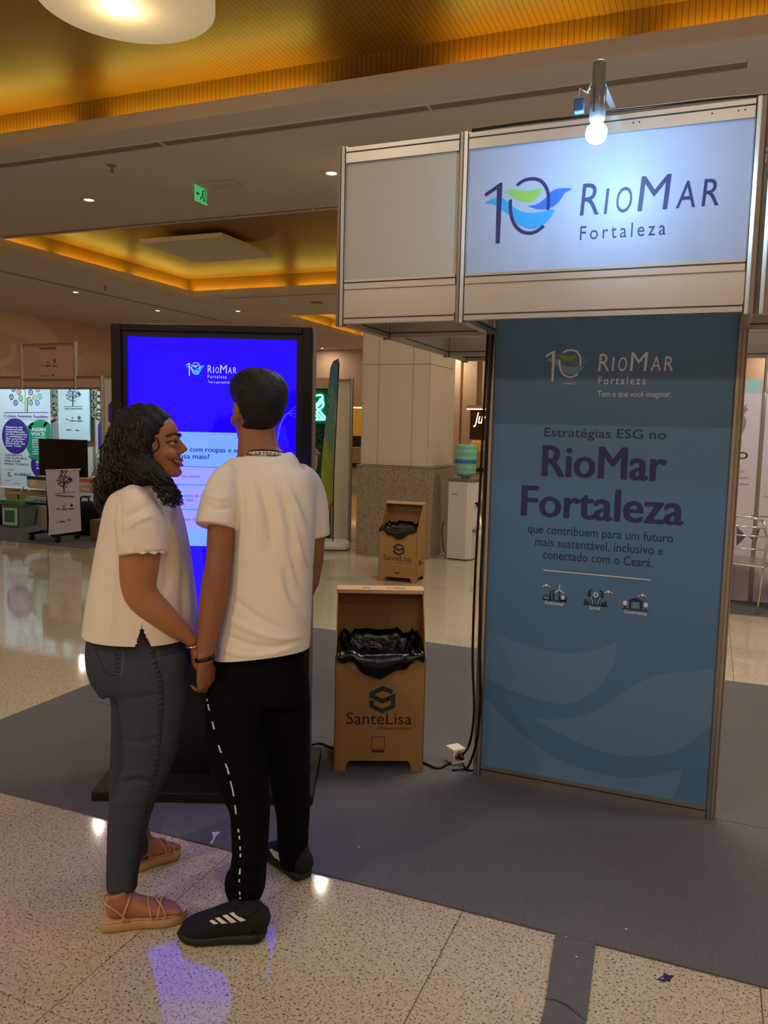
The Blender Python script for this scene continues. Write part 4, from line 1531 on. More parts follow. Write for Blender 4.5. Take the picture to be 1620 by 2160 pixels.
# screen trolley with the small tree banner
tr = thing('screen_trolley', 'black wheeled stand carrying a dark screen in the far left booth', 'trolley', (-7.12, 4.66, 0.006))
M_tblack = mat('trolley_black', '#0d0c0c', 0.45)
for s, (xa, xb) in enumerate(((-7.34, -7.33), (-6.90, -6.92))):
    MB().bar(V((xa, 4.46, 0.10)), V((xb, 4.90, 0.10)), 0.04, 0.03).build('foot', M_tblack, tr)
MB().bar(V((-7.34, 4.66, 0.11)), V((-6.90, 4.66, 0.11)), 0.05, 0.03).build('cross_bar', M_tblack, tr)
for x in (-7.21, -7.10):
    MB().bar(V((x, 4.66, 0.11)), V((x, 4.66, 1.2)), 0.028).build('upright', M_tblack, tr)
for z in (0.25, 0.45, 0.62, 0.75):
    MB().bar(V((-7.21, 4.66, z)), V((-7.10, 4.66, z)), 0.02).build('rung', M_tblack, tr)
MB().box((-7.44, 4.5, 0.485), (-7.02, 4.8, 0.51)).build('shelf', M_tblack, tr)
for (x, y) in ((-7.34, 4.5), (-6.90, 4.5), (-7.33, 4.87), (-6.92, 4.87)):
    w_ = MB().lathe((x - 0.018, y, 0.05), [(0.03, 0), (0.044, 0.006), (0.044, 0.03), (0.03, 0.036)], 18, XA).build('wheel', M_tblack, tr, smooth=True)
    MB().bar(V((x, y, 0.05)), V((x, y, 0.10)), 0.02).build('fork', M_tblack, w_)
q0, q1 = onY(4.66, 90, 1000), onY(4.66, 185, 928)
MB().box((q0.x, 4.60, q0.z - 0.01), (q1.x, 4.66, q1.z)).build('screen', mat('screen_off', '#120e0c', 0.3), tr, bevel=0.004)
MB().box((-7.16, 4.592, q0.z + 0.02), (-7.10, 4.6, q0.z + 0.05)).build('brand_plate', M_kside, tr)
sb = thing('small_banner', 'small white roll banner with a logo tree hung on the front of the screen trolley', 'banner', (-6.83, 4.42, 0.1))
cs = [onY(4.42, *gz(x, y)) for x, y in ((590, 1155), (1000, 1140), (1020, 1920), (612, 1975))]
mb = MB()
nx, nz = 8, 14
vs = []
for j in range(nz + 1):
    for i in range(nx + 1):
        s, t_ = i / nx, j / nz
        q = (cs[3] * (1 - s) + cs[2] * s) * (1 - t_) + (cs[0] * (1 - s) + cs[1] * s) * t_
        vs.append(V((q.x + 0.008 * sin(5 * t_), 4.42 + 0.008 * sin(6 * t_ + 2 * s), q.z)))
n = len(vs)
vs += [q + YA * 0.004 for q in vs]
fs = []
for j in range(nz):
    for i in range(nx):
        a = j * (nx + 1) + i
        fs.append((a, a + 1, a + nx + 2, a + nx + 1))
        fs.append((a + n, a + n + nx + 1, a + n + nx + 2, a + n + 1))
M_lilac = mat('banner_lilac', '#cdc4dc', 0.5)
mb.add(vs, fs).build('sheet', M_lilac, sb, smooth=True)
MB().tube([cs[0] - XA * 0.015, cs[1] + XA * 0.015], 0.011, 10).build('top_rod', M_white, sb)
FS3 = dict(O=V((0, 4.409, 0)), U=XA, W=ZA, N=-YA)
G3 = lambda x, y: yz(4.409, *gz(x, y))
q0, q1 = G3(810, 1430), G3(900, 1165)
emblem_tree(sb, q0[0], q0[1], (q1[0] - q0[0]) * 2.1, q1[1] - q0[1], FS3, M_navy2)
q, e = G3(700, 1478), G3(940, 1478)
letter('lettering', M_dk, sb, True, 'Coleta Seletiva Eusébio', q[0], q[1], e[0] - q[0], 0.022, bold=0.02, **FS3)
mb = MB()
mb.stroke([G3(695, 1447), G3(940, 1425)], 0.005, **FS3)
mb.stroke([G3(700, 1500), G3(940, 1480)], 0.003, **FS3)
mb.build('rule_line', M_dk, sb)
mb = MB()
for (x, y, r) in ((905, 1595, 0.02), (808, 1608, 0.012)):
    c_ = G3(x, y)
    mb.poly(arc(c_[0], c_[1], r, r, 0, 340, 12), **FS3)
for (xa, xb, y) in ((778, 848, 1645), (868, 935, 1640), (715, 755, 1640), (700, 720, 1812), (745, 820, 1800), (855, 885, 1780), (925, 930, 1775)):
    mb.stroke([G3(xa, y), G3(xb, y)], 0.012, **FS3)
mb.build('small_logos', M_navy2, sb)

# boxes, green tub and bags on the floor of the far booth
M_gtub = mat('grey_green_plastic', '#6f7a66', 0.45)
M_gtubl = mat('green_plastic_lid', '#3f7a4e', 0.45)
gb = onZ(0.006, 42, 1110)
t = thing('storage_tub', 'grey green plastic tub with a green label on the floor of the far left booth', 'tub', (gb.x, gb.y, 0.006), 0.1)
MB().tube([V((0, 0, 0)), V((0, 0, 0.34))], [(0.17, 0.15), (0.21, 0.18)], 28, YA, n=5).build('body', M_gtub, t, False, smooth=False)
MB().tube([V((0, 0, 0.34)), V((0, 0, 0.40))], [(0.225, 0.195), (0.22, 0.19)], 28, YA, n=5).build('lid', M_gtubl, t, False)
MB().poly([(-0.13, 0.04), (0.13, 0.04), (0.13, 0.29), (-0.13, 0.29)], (0, -0.195, 0), XA, ZA, -YA, 0.008).build('label_sheet', M_banw, t, False)
MB().poly([(-0.09, 0.08), (0.09, 0.08), (0.09, 0.26), (-0.09, 0.26)], (0, -0.204, 0), XA, ZA, -YA, 0.001).build('label_print', M_gtubl, t, False)
t2 = thing('small_carton', 'small open carton lying on the green tub lid', 'carton', (gb.x - 0.05, gb.y, 0.406), 0.3)
MB().box((-0.12, -0.07, 0), (0.1, 0.07, 0.1)).build('box', M_card_, t2, False)
MB().tube([V((0.06, 0, 0.1)), V((0.12, 0, 0.2)), V((0.17, 0.01, 0.18)), V((0.19, 0.01, 0.12))], 0.012, 8).build('strap', M_white, t2, False, smooth=True)
dk_ = MB().poly([(-0.03, -0.07), (0.0, -0.07), (0.0, 0.0), (-0.03, 0.0)], (0.08, -0.071, 0.08), XA, ZA, -YA).build('dark_slot', M_dk, t2, False)


def carton(label, u0, u1, v0, v1, y, d, m, marks=(), group='cartons in the far left booth', rest=None):
    a, b = onY(y, u0, v1), onY(y, u1, v0)
    zb = a.z if rest is None else rest
    t = thing('carton', label, 'carton', (a.x, y, zb), 0, group)
    MB().box((a.x, y, zb), (b.x, y + d, b.z)).build('box', m, t, bevel=0.004)
    for (uu0, uu1, vv0, vv1, mm) in marks:
        p, q = onY(y - 0.001, uu0, vv1), onY(y - 0.001, uu1, vv0)
        MB().poly([(p.x, p.z), (q.x, p.z), (q.x, q.z), (p.x, q.z)], V((0, y, 0)), XA, ZA, -YA, 0.0015).build('printed_patch', mm, t)
    return t


M_kraft = mat('kraft_board', '#a58764', 0.75, noise=0.06)
carton('brown carton with red and black trim standing behind the trolley shelf', 57, 100, 1008, 1048, 5.72, 0.3, M_kraft, ((57, 98, 1006, 1011, M_dk), (64, 75, 1012, 1026, M_orange)), rest=0.56)
carton('light brown carton under the red trimmed carton', 57, 98, 1050, 1098, 5.72, 0.3, M_kraft, rest=0.006)
carton('open carton with printed lettering right of the small banner', 160, 196, 1008, 1060, 5.75, 0.3, M_kraft, ((162, 195, 1011, 1015, M_red), (170, 192, 1020, 1024, M_orange), (172, 190, 1030, 1034, M_orange), (175, 192, 1046, 1049, M_gry)), rest=0.54)
carton('brown carton beneath the open lettered carton', 158, 196, 1062, 1110, 5.75, 0.3, M_cardi, rest=0.006)
carton('low brown carton beside the green tub', 8, 22, 1060, 1110, 5.75, 0.2, M_cardi, rest=0.006)
carton('flat beige carton on the carpet behind the woman', 190, 235, 1100, 1130, 5.0, 0.4, M_kraft, rest=0.006)
# dark bag and black chair near the woman
bg = onZ(0.006, 180, 1126)
M_blackf = mat('black_fabric', '#12100f', 0.85)
t = thing('black_bag', 'slumped black bag on the floor behind the small banner', 'bag', (bg.x, bg.y, 0.006))
mb = MB()
nv = 20
for k, (r1, r2, z) in enumerate(((0.15, 0.13, 0), (0.22, 0.17, 0.06), (0.24, 0.18, 0.2), (0.2, 0.15, 0.34), (0.12, 0.08, 0.44), (0.05, 0.03, 0.46))):
    for i in range(nv):
        a = 2 * pi * i / nv
        w_ = 1 + 0.06 * sin(3 * a + k) + 0.04 * sin(7 * a + 2 * k)
        mb.v.append(V((r1 * cos(a) * w_, r2 * sin(a) * w_, z)))
for k in range(5):
    for i in range(nv):
        mb.f.append((k * nv + i, k * nv + (i + 1) % nv, (k + 1) * nv + (i + 1) % nv, (k + 1) * nv + i))
mb.f.append(tuple(range(nv))[::-1])
mb.f.append(tuple(5 * nv + i for i in range(nv)))
mb.build('body', M_blackf, t, False, smooth=True)
MB().tube([V((-0.1, 0, 0.40)), V((-0.06, 0.0, 0.52)), V((0.06, 0, 0.52)), V((0.1, 0, 0.40))], 0.012, 8).build('handle', M_blackf, t, False, smooth=True)
bg = onZ(0.006, 2, 1108)
t = thing('black_bag', 'dark bag at the left edge of the picture beside the low carton', 'bag', (bg.x - 0.15, bg.y + 0.1, 0.006))
MB().tube([V((0, 0, 0)), V((0, 0, 0.1)), V((0, 0, 0.25)), V((0, 0, 0.32))], [(0.16, 0.12), (0.18, 0.14), (0.14, 0.1), (0.05, 0.04)], 16, YA).build('body', M_blackf, t, False, smooth=True)
MB().tube([V((-0.08, 0, 0.3)), V((0, 0, 0.40)), V((0.08, 0, 0.3))], 0.01, 8).build('handle', M_blackf, t, False, smooth=True)
# the booth's own cool strip lamps behind its header
light('booth_lamp', 'SPOT', (-7.6, 5.0, 2.1), 55, (0.55, 0.85, 1.0), 0.05, (-8.0, 6.2, 1.5), 2.2, 0.8)
light('booth_lamp', 'SPOT', (-9.4, 5.0, 2.1), 44, (0.62, 0.86, 1.0), 0.05, (-9.4, 6.2, 1.5), 2.2, 0.8)

# ============================================================ things around the column
# water dispenser and bottle
wd0 = V((-2.03, 5.86, 0))
wa = R(-6)
t = thing('water_dispenser', 'white floor standing water dispenser right of the column', 'water dispenser', tuple(wd0), wa)
M_wd = mat('dispenser_white', '#cfc9bf', 0.35)
M_wdf = mat('dispenser_front', '#e4dfcb', 0.3)
body = [(0, 0), (0.245, 0), (0.30, 0.06), (0.30, 0.25), (0.245, 0.31), (0, 0.31)]
MB().poly(body, (0, 0, 0.015), XA, YA, ZA, 0.945).build('body', M_wd, t, False)
MB().poly([(-0.006, -0.006), (0.25, -0.006), (0.308, 0.057), (0.308, 0.253), (0.25, 0.316), (-0.006, 0.316)], (0, 0, 0.96), XA, YA, ZA, 0.035).build('top_cover', M_kside, t, False)
MB().poly([(0.07, 0.02), (0.24, 0.02), (0.24, 0.57), (0.07, 0.57)], (0.3002, 0, 0.38), YA, ZA, XA, 0.006).build('front_panel', M_wdf, t, False)
MB().box((0.2995, 0.07, 0.36), (0.325, 0.24, 0.375)).build('drip_tray', M_kside, t, False)
for y in (0.12, 0.19):
    MB().lathe((0.306, y, 0.70), [(0.012, 0), (0.012, 0.03), (0.009, 0.034)], 12, XA).build('tap', M_black, t, False, smooth=True)
    MB().box((0.325, y - 0.006, 0.655), (0.338, y + 0.006, 0.70)).build('spout', M_black, t, False)
MB().box((0.05, -0.002, 0.80), (0.12, 0.0, 0.81)).build('maker_badge', M_kside, t, False)
for (x, y) in ((0.03, 0.03), (0.24, 0.03), (0.03, 0.28), (0.24, 0.28)):
    MB().lathe((x, y, 0), [(0.018, 0), (0.018, 0.016)], 10).build('foot', M_black, t, False)
M_water = mat('green_water_bottle', '#8ccdb6', 0.15, trans=0.25, ior=1.33)
M_wlab = mat('bottle_label_blue', '#3a6fa8', 0.4)
m3 = Matrix.Rotation(wa, 3, 'Z')
bc = wd0 + m3 @ V((0.15, 0.155, 0))
t = thing('water_bottle', 'green water bottle standing upside down on the dispenser', 'bottle', (bc.x, bc.y, 0.997))
prof = [(0.05, -0.0), (0.055, 0.02), (0.10, 0.035), (0.128, 0.06), (0.132, 0.085), (0.126, 0.098), (0.134, 0.11), (0.136, 0.14), (0.130, 0.155), (0.136, 0.17), (0.137, 0.26), (0.130, 0.275), (0.137, 0.29), (0.137, 0.345), (0.130, 0.355), (0.136, 0.37), (0.132, 0.40), (0.115, 0.415), (0.02, 0.41)]
MB().lathe((0, 0, 0), prof, 36).build('bottle_body', M_water, t, False, smooth=True)
MB().lathe((0, 0, 0), [(0.1375, 0.185), (0.1388, 0.187), (0.1388, 0.232), (0.1375, 0.235)], 36).build('label_band', M_wlab, t, False, smooth=True)
MB().tube([onX(-2.16, 935, 1100), onX(-2.16, 932, 1120), onX(-2.16, 935, 1160), V((-2.1, 6.1, 0.01))], 0.006, 6).build('cable', M_black, smooth=True)
tag(bpy.data.objects[[o.name for o in C.objects if o.name.startswith('cable')][-1]], 'thin dark power cord hanging behind the water dispenser', 'cable')

# white partition with hedge and green neon leaf, feather flag
YP = 6.6
pt = thing('partition_panel', 'white framed partition beside the green neon leaf wall', 'partition', (-3.83, YP, 0))
xa, xb = onY(YP, 704, 900).x, onY(YP, 741, 900).x
for x in (xa, xb):
    prof_post((x, YP, 0), (x, YP, 2.25), pt, r=0.025)
wallp((xa, YP), (xb, YP), 0.03, 2.20, mat('cream_panel', '#e2dcc4', 0.5), 'panel', pt)
rail((xa, YP), (xb, YP), 2.20, 2.24, pt)
rail((xa, YP), (xb, YP), 0.0, 0.03, pt)
hw = thing('hedge_wall', 'dark green artificial hedge wall behind the neon leaf', 'hedge wall', (-4.6, YP + 0.2, 0))
hx0_, hx1_ = -5.4, onY(YP + 0.2, 706, 900).x
MB().box((hx0_, YP + 0.2, 0.0), (hx1_, YP + 0.26, 2.12)).build('backing', mat('hedge_backing', '#0b3324', 0.8), hw)
lf = MB()
rnd = random.Random(11)
for k in range(2600):
    x, z = rnd.uniform(-4.7, hx1_), rnd.uniform(0.02, 2.1)
    c_ = V((x, YP + 0.2 - rnd.uniform(0, 0.03), z))
    a = rnd.uniform(0, 6.28)
    u1 = V((cos(a), rnd.uniform(-.6, .2), sin(a))) * 0.022
    u2 = V((-sin(a), rnd.uniform(-.4, .1), cos(a))) * 0.010
    lf.add([c_ - u1, c_ + u2, c_ + u1, c_ - u2], [(0, 1, 2, 3)])
tag(lf.build('foliage', mat('hedge_leaf', '#1d6a45', 0.6), hw), kind='stuff')
MB().box((hx0_, YP + 0.17, 2.12), (hx1_, YP + 0.27, 2.27)).build('header', M_pinkp, hw)
ns_ = thing('neon_sign', 'glowing green neon leaf outline on the hedge wall', 'neon sign', (-4.2, YP + 0.15, 1.9))
M_neon = mat('neon_green', '#9fffd8', emit=(0.10, 1.0, 0.50), estr=4.0)
zn = lambda x, y: onY(YP + 0.12, 630 + x * 170 / 656, 640 + y * 560 / 2160)
for path in ([(100, 760), (185, 745), (190, 790), (160, 830), (130, 830)], [(130, 835), (160, 805), (185, 775), (200, 830), (160, 870), (125, 890)], [(120, 840), (160, 860), (190, 900), (222, 940), (160, 945), (110, 945)],
             [(130, 900), (160, 935)], [(150, 890), (195, 940)]):
    MB().tube([zn(*q) for q in smoothpts(path, 4)], 0.013, 8).build('tube', M_neon, ns_, smooth=True)
MB().box((-4.5, YP + 0.135, 1.62), (onY(YP + 0.14, 692, 850).x, YP + 0.15, 2.1)).build('plate', mat('neon_plate', '#0c5a43', 0.3), ns_)
# feather flag
ff = thing('feather_flag', 'tall narrow feather flag in blue and lime green standing on a white base', 'flag', (-3.66, 5.75, 0))
M_flagb = mat('flag_blue', '#4f7c9a', 0.6)
M_flagg = mat('flag_lime', '#93a02c', 0.6, noise=0.3, nscale=5)
M_flagm = mat('flag_teal', '#5f8f80', 0.6)
fl_l = [(712, 757), (703, 762), (697, 775), (694, 800), (690, 840), (687, 880), (684, 920), (680, 960), (677, 1000), (680, 1040), (685, 1075), (690, 1100)]
fl_r = [(713, 757), (714, 770), (712, 800), (710, 840), (707, 880), (704, 920), (702, 960), (701, 1000), (701, 1030), (702, 1050), (702, 1058), (702, 1062)]


def flagpart(i0, i1, m):
    mb = MB()
    for i in range(i0, i1):
        A = [onY(5.62 + 0.02 * k, *q) for k, q in ((0, fl_l[i]), (0, fl_l[i + 1]))]
        B = [onY(5.80, *fl_r[i]), onY(5.80, *fl_r[i + 1])]
        n_ = V((0.7, -0.7, 0)) * 0.002
        mb.add([A[0], B[0], B[1], A[1]], [(0, 1, 2, 3)])
        mb.add([q - n_ for q in (A[0], B[0], B[1], A[1])], [(3, 2, 1, 0)])
    mb.build('cloth', m, ff)


flagpart(0, 3, M_flagb)
flagpart(3, 6, M_flagm)
flagpart(6, 10, M_flagg)
flagpart(10, 11, M_red)
MB().tube([onY(5.81, 702, 1150), onY(5.81, 704, 1000), onY(5.81, 711, 850), onY(5.81, 715, 770), onY(5.79, 713, 757)], 0.008, 8).build('pole', M_alud, ff, smooth=True)
mb = MB()
for (u, v) in ((699, 815), (697, 835), (696, 858), (694, 872), (692, 890), (690, 905)):
    c_ = onY(5.70, u, v)
    mb.add([c_ + V((0.014 * cos(a), -0.06, 0.03 * sin(a))) for a in [2 * pi * k / 8 for k in range(8)]], [tuple(range(8))])
mb.build('printed_letters', M_purp, ff)
fb_ = onZ(0, 697, 1158)
MB().tube([V((fb_.x - 0.32, fb_.y - 0.15, 0.06)), V((fb_.x - 0.28, fb_.y - 0.13, 0.06)), V((fb_.x + 0.18, fb_.y + 0.1, 0.06)), V((fb_.x + 0.22, fb_.y + 0.12, 0.06))], [(0.12, 0.03), (0.19, 0.06), (0.19, 0.06), (0.12, 0.03)], 20, ZA, n=4).build('water_base', M_white, ff, smooth=True)

# ============================================================ back of the hall: lit shop fronts
M_amber = mat('amber_panel', '#c07a1c', 0.5, emit=(1.0, 0.48, 0.05), estr=0.16)
M_brown = mat('dark_wood', '#4a2c16', 0.5)
M_ledge = mat('stone_counter', '#cdb68a', 0.4)
M_warmline = mat('warm_light_line', '#ffd890', emit=(1.0, 0.75, 0.35), estr=3.0)
YS = 26.4
for (u0, u1, lab) in ((690, 900, 'amber lit shop front seen left of the column'), (985, 1140, 'dark wood shop front with a script sign seen right of the water dispenser')):
    x0, x1 = onY(YS, u0, 900).x, onY(YS, u1, 900).x
    s_ = thing('shop_front', lab, 'shop front', ((x0 + x1) / 2, YS, 0))
    MB().box((x0, YS + 0.4, 1.2), (x1, YS + 0.5, 2.35)).build('back_panel', M_amber if u0 < 900 else M_brown, s_)
    MB().box((x0, YS - 0.1, 2.36), (x1, YS + 0.5, 2.5)).build('soffit', M_ceil, s_)
    MB().box((x0, YS - 0.12, 2.34), (x1, YS - 0.05, 2.37)).build('light_line', M_warmline, s_)
    MB().box((x0, YS, 0.12), (x1, YS + 0.45, 0.72)).build('counter', M_ledge, s_)
    MB().box((x0, YS + 0.02, 0.0), (x1, YS + 0.45, 0.12)).build('plinth', M_black, s_)
    MB().box((x0, YS - 0.03, 0.72), (x1, YS + 0.48, 0.78)).build('worktop', M_ceil, s_)
    if u0 < 900:
        for k in range(4):
            xx = onY(YS + 0.2, 742 + 6 * k, 940).x
            c_ = MB().box((xx - 0.06, YS + 0.1, 0.78), (xx + 0.06, YS + 0.2, 1.22)).build('seat_back', M_brown, s_)
    else:
        q = onY(YS + 0.39, 999, 893)
        letter('sign_script', M_warmline, s_, True, 'Jun', q.x, q.z, 0.55, 0.42, O=V((0, YS + 0.395, 0)), U=XA, W=ZA, N=-YA, shear=0.3)
        for k in range(3):
            q = onY(YS + 0.2, 1000 + 9 * k, 950)
            MB().lathe((q.x, YS + 0.2, 0.78), [(0.12, 0), (0.18, 0.15), (0.16, 0.3), (0.05, 0.4)], 14).build('jar', M_amber, s_, smooth=True)
# pilasters and panel joints on the back wall
wb = bpy.data.objects['wall_back']
for u in (958, 992):
    x = onY(27.9, u, 850).x
    MB().box((x - 0.25, 27.85, 0), (x + 0.25, 28.0, 4.6)).build('pilaster', M_peach, wb)

# ============================================================ right hand booth with banner and metal chairs
YR = 4.9
rb = thing('exhibition_booth', 'right hand exhibition booth with pale lilac banners seen past the blue panel', 'booth', (1.8, YR, 0.006))
M_lil = mat('lilac_vinyl', '#cfc3cf', 0.5)
xs = [0.55, onY(YR, 1601, 1000).x, 2.25]
zt = onY(YR, 1580, 830).z
for i in range(2):
    p_ = wallp((xs[i], YR), (xs[i + 1], YR), 0.006, zt, M_lil, 'banner_panel', rb)
    if i == 0:
        bpn = p_
for x in xs:
    prof_post((x, YR, 0.006), (x, YR, zt + 0.01), rb, r=0.02)
M_glass = mat('booth_glass', '#a8c8cc', 0.1, trans=0.5, alpha=1.0)
wallp((0.55, YR + 0.4), (xs[1], YR + 0.4), zt - 0.05, onY(YR + 0.4, 1580, 800).z, mat('pale_cyan_panel', '#a9d3da', 0.3), 'upper_panel', rb)
prof_post((onY(YR + 0.4, 1617, 800).x, YR + 0.4, zt - 0.1), (onY(YR + 0.4, 1617, 800).x, YR + 0.4, 2.6), rb, r=0.025)
FR = dict(O=V((0, YR - 0.0052, 0)), U=XA, W=ZA, N=-YA)
zr = lambda x, y: yz(YR - 0.004, 1500 + x * 120 / 370, 640 + y * 700 / 2160)
M_slate = mat('slate_ink', '#8a8398', 0.5)
MB().poly([zr(*q) for q in ((170, 690), (190, 665), (205, 650), (215, 668), (235, 655), (228, 680), (245, 690), (225, 705), (215, 725), (180, 725), (160, 710))], **FR).build('printed_tulip', M_slate, bpn)
MB().stroke([zr(*q) for q in smoothpts([(195, 735), (208, 760), (205, 800), (185, 840), (160, 865)], 4)], 0.05, **FR).build('printed_stem', M_slate, bpn)
q, e = zr(112, 1008), zr(238, 1008)
letter('lettering', M_dk, bpn, True, 'ÃO', q[0], q[1], e[0] - q[0], 0.062, bold=0.012, **FR)
for s_, xa, xb, y in (('para o', 150, 218, 1098), ('gerando', 148, 243, 1138), ('sustentável', 110, 243, 1178), ('ção.', 140, 180, 1216)):
    q, e = zr(xa, y), zr(xb, y)
    letter('lettering', M_slate, bpn, True, s_, q[0], q[1], e[0] - q[0], 0.022, **FR)
q, e = zr(340, 1262), zr(400, 1262)
letter('lettering', M_slate, bpn, True, 'con', q[0], q[1], e[0] - q[0], 0.022, **FR)
M_plum = mat('plum_ink', '#5c5064', 0.5)
MB().poly([zr(165, 1450), zr(228, 1515), zr(165, 1580)], **FR).build('printed_triangle', M_plum, bpn)
MB().poly([zr(320, 1460), zr(245, 1515), zr(292, 1565)], V((0, YR - 0.006, 0)), XA, ZA, -YA).build('printed_triangle', M_plum, bpn)
MB().stroke([zr(130, 1375), zr(380, 1390)], 0.006, V((0, YR - 0.0056, 0)), XA, ZA, -YA).build('dark_line', M_gry, bpn)
light('booth_lamp', 'POINT', (1.9, 4.45, 2.25), 9, (0.75, 0.82, 1.0), 0.05)

M_chrome = mat('polished_metal', '#d6d3cf', 0.22, metal=0.8)


def bistro_chair(label, loc, rz):
    t = thing('metal_chair', label, 'chair', loc, rz, 'polished metal chairs at the right')
    for s in (-1, 1):
        MB().tube([V((s * 0.21, -0.22, 0)), V((s * 0.21, -0.20, 0.44)), V((s * 0.22, -0.16, 0.64)), V((s * 0.22, 0.10, 0.66))], 0.012, 8).build('leg', M_chrome, t, False, smooth=True)
        MB().tube([V((s * 0.20, 0.24, 0)), V((s * 0.21, 0.18, 0.44)), V((s * 0.22, 0.16, 0.66)), V((s * 0.2, 0.24, 0.84))], 0.012, 8).build('leg', M_chrome, t, False, smooth=True)
    MB().tube([V((-0.2, 0.24, 0.84)), V((-0.1, 0.28, 0.87)), V((0.1, 0.28, 0.87)), V((0.2, 0.24, 0.84))], 0.012, 8).build('back_rail', M_chrome, t, False, smooth=True)
    for z in (0.58, 0.70, 0.78):
        MB().tube([V((-0.21, 0.19 + (z - .5) * .12, z)), V((0, 0.25 + (z - .5) * .12, z)), V((0.21, 0.19 + (z - .5) * .12, z))], 0.007, 8).build('back_slat', M_chrome, t, False, smooth=True)
    for k in range(7):
        y = -0.19 + k * 0.062
        MB().box((-0.205, y - 0.024, 0.435), (0.205, y + 0.024, 0.45)).build('seat_slat', M_chrome, t, False)
    MB().tube([V((-0.21, -0.2, 0.425)), V((0.21, -0.2, 0.425)), V((0.21, 0.19, 0.425)), V((-0.21, 0.19, 0.425))], 0.011, 8, closed=True).build('seat_frame', M_chrome, t, False)
    return t


bistro_chair('polished metal chair standing close to the right post of the blue panel', (1.27, 4.58, 0.006), R(160))
cq = onZ(0.006, 1612, 1262)
bistro_chair('polished metal chair at the right edge of the picture', (1.84, 4.54, 0.006), R(205))

# ============================================================ the couple
M_skinw = mat('skin_warm', '#a9714c', 0.5, noise=0.06, nscale=9, bump=0.06, bscale=300, sss=0.08)
M_skinm = mat('skin_tan', '#935f3f', 0.5, noise=0.06, nscale=9, bump=0.06, bscale=300, sss=0.08)
M_hair = mat('black_hair', '#070505', 0.55, bump=0.6, bscale=160)
M_tee = mat('white_jersey', '#ece3d4', 0.9, spec=0.15, bump=0.18, bscale=260)
M_blouse = mat('cream_blouse', '#e6d9c9', 0.9, spec=0.15, bump=0.22, bscale=240)
M_jean = mat('blue_grey_denim', '#40454e', 0.9, spec=0.15, noise=0.16, nscale=60, bump=0.35, bscale=420)
M_jeand = mat('denim_seam_dark', '#20262f', 0.9)
M_jeanl = mat('denim_stitch', '#66707c', 0.9)
M_pant = mat('black_cotton', '#0b0a0b', 0.92, spec=0.12, bump=0.2, bscale=200)
M_shoe = mat('black_knit', '#101011', 0.8, bump=0.4, bscale=420)
M_sole = mat('dark_rubber', '#1c1a19', 0.6)
M_stripe = mat('shoe_stripe_white', '#d8d4cc', 0.6)
M_tan = mat('tan_sandal', '#b98f63', 0.6)
M_strap = mat('nude_strap', '#cf9f7c', 0.4)
M_lip = mat('lip', '#8c4638', 0.45)
M_teeth = mat('teeth', '#e4ddd0', 0.3)
M_eye = mat('eye_white', '#d8d2c8', 0.25)
M_iris = mat('eye_dark', '#120a06', 0.2)
M_brow = mat('eyebrow', '#1a0f0a', 0.8)
RH = V((CR.x, CR.y, 0)).normalized()
FH_ = V((CF.x, CF.y, 0)).normalized()


def bake(mb, name, voxel, it, par, m, disp=None, cut=None, dele=None):
    """joins overlapping closed pieces into one continuous skin"""
    me = mb.mesh('tmp')
    o = bpy.data.objects.new('tmp', me)
    C.objects.link(o)
    r = o.modifiers.new('r', 'REMESH')
    r.mode = 'VOXEL'
    r.voxel_size = voxel
    s = o.modifiers.new('s', 'SMOOTH')
    s.factor = 0.5
    s.iterations = it
    bpy.context.view_layer.update()
    me2 = bpy.data.meshes.new_from_object(o.evaluated_get(bpy.context.evaluated_depsgraph_get()))
    bpy.data.objects.remove(o)
    if disp:
        nv = [q.normal.copy() for q in me2.vertices]
        cs = [q.co.copy() for q in me2.vertices]
        for q, c, n in zip(me2.vertices, cs, nv):
            q.co = disp(c, n)
    if cut or dele:
        bm = bmesh.new()
        bm.from_mesh(me2)
        for (p, n) in (cut or ()):
            rr = bmesh.ops.bisect_plane(bm, geom=bm.verts[:] + bm.edges[:] + bm.faces[:], plane_co=p, plane_no=n, clear_outer=True)
        if dele:
            bmesh.ops.delete(bm, geom=[f for f in bm.faces if dele(f.calc_center_median(), f.normal)], context='FACES')
        bm.to_mesh(me2)
        bm.free()
    im = wmat(par).inverted()
    me2.transform(im)
    me2.name = name
    return link(name, me2, m, par, smooth=True)


def px_tube(mb, rows, seg=24, n=2.0):
    """rows: (u, v, depth, half width in pixels, half thickness in metres)"""
    pts = [atD(u, v, D) for u, v, D, h, b in rows]
    rad = [(h * D / FPX, b) for u, v, D, h, b in rows]
    mb.tube(pts, rad, seg, CF, n=n)
    return mb


def dens(rows, k=3):
    return smoothpts([tuple(map(float, r)) for r in rows], k)


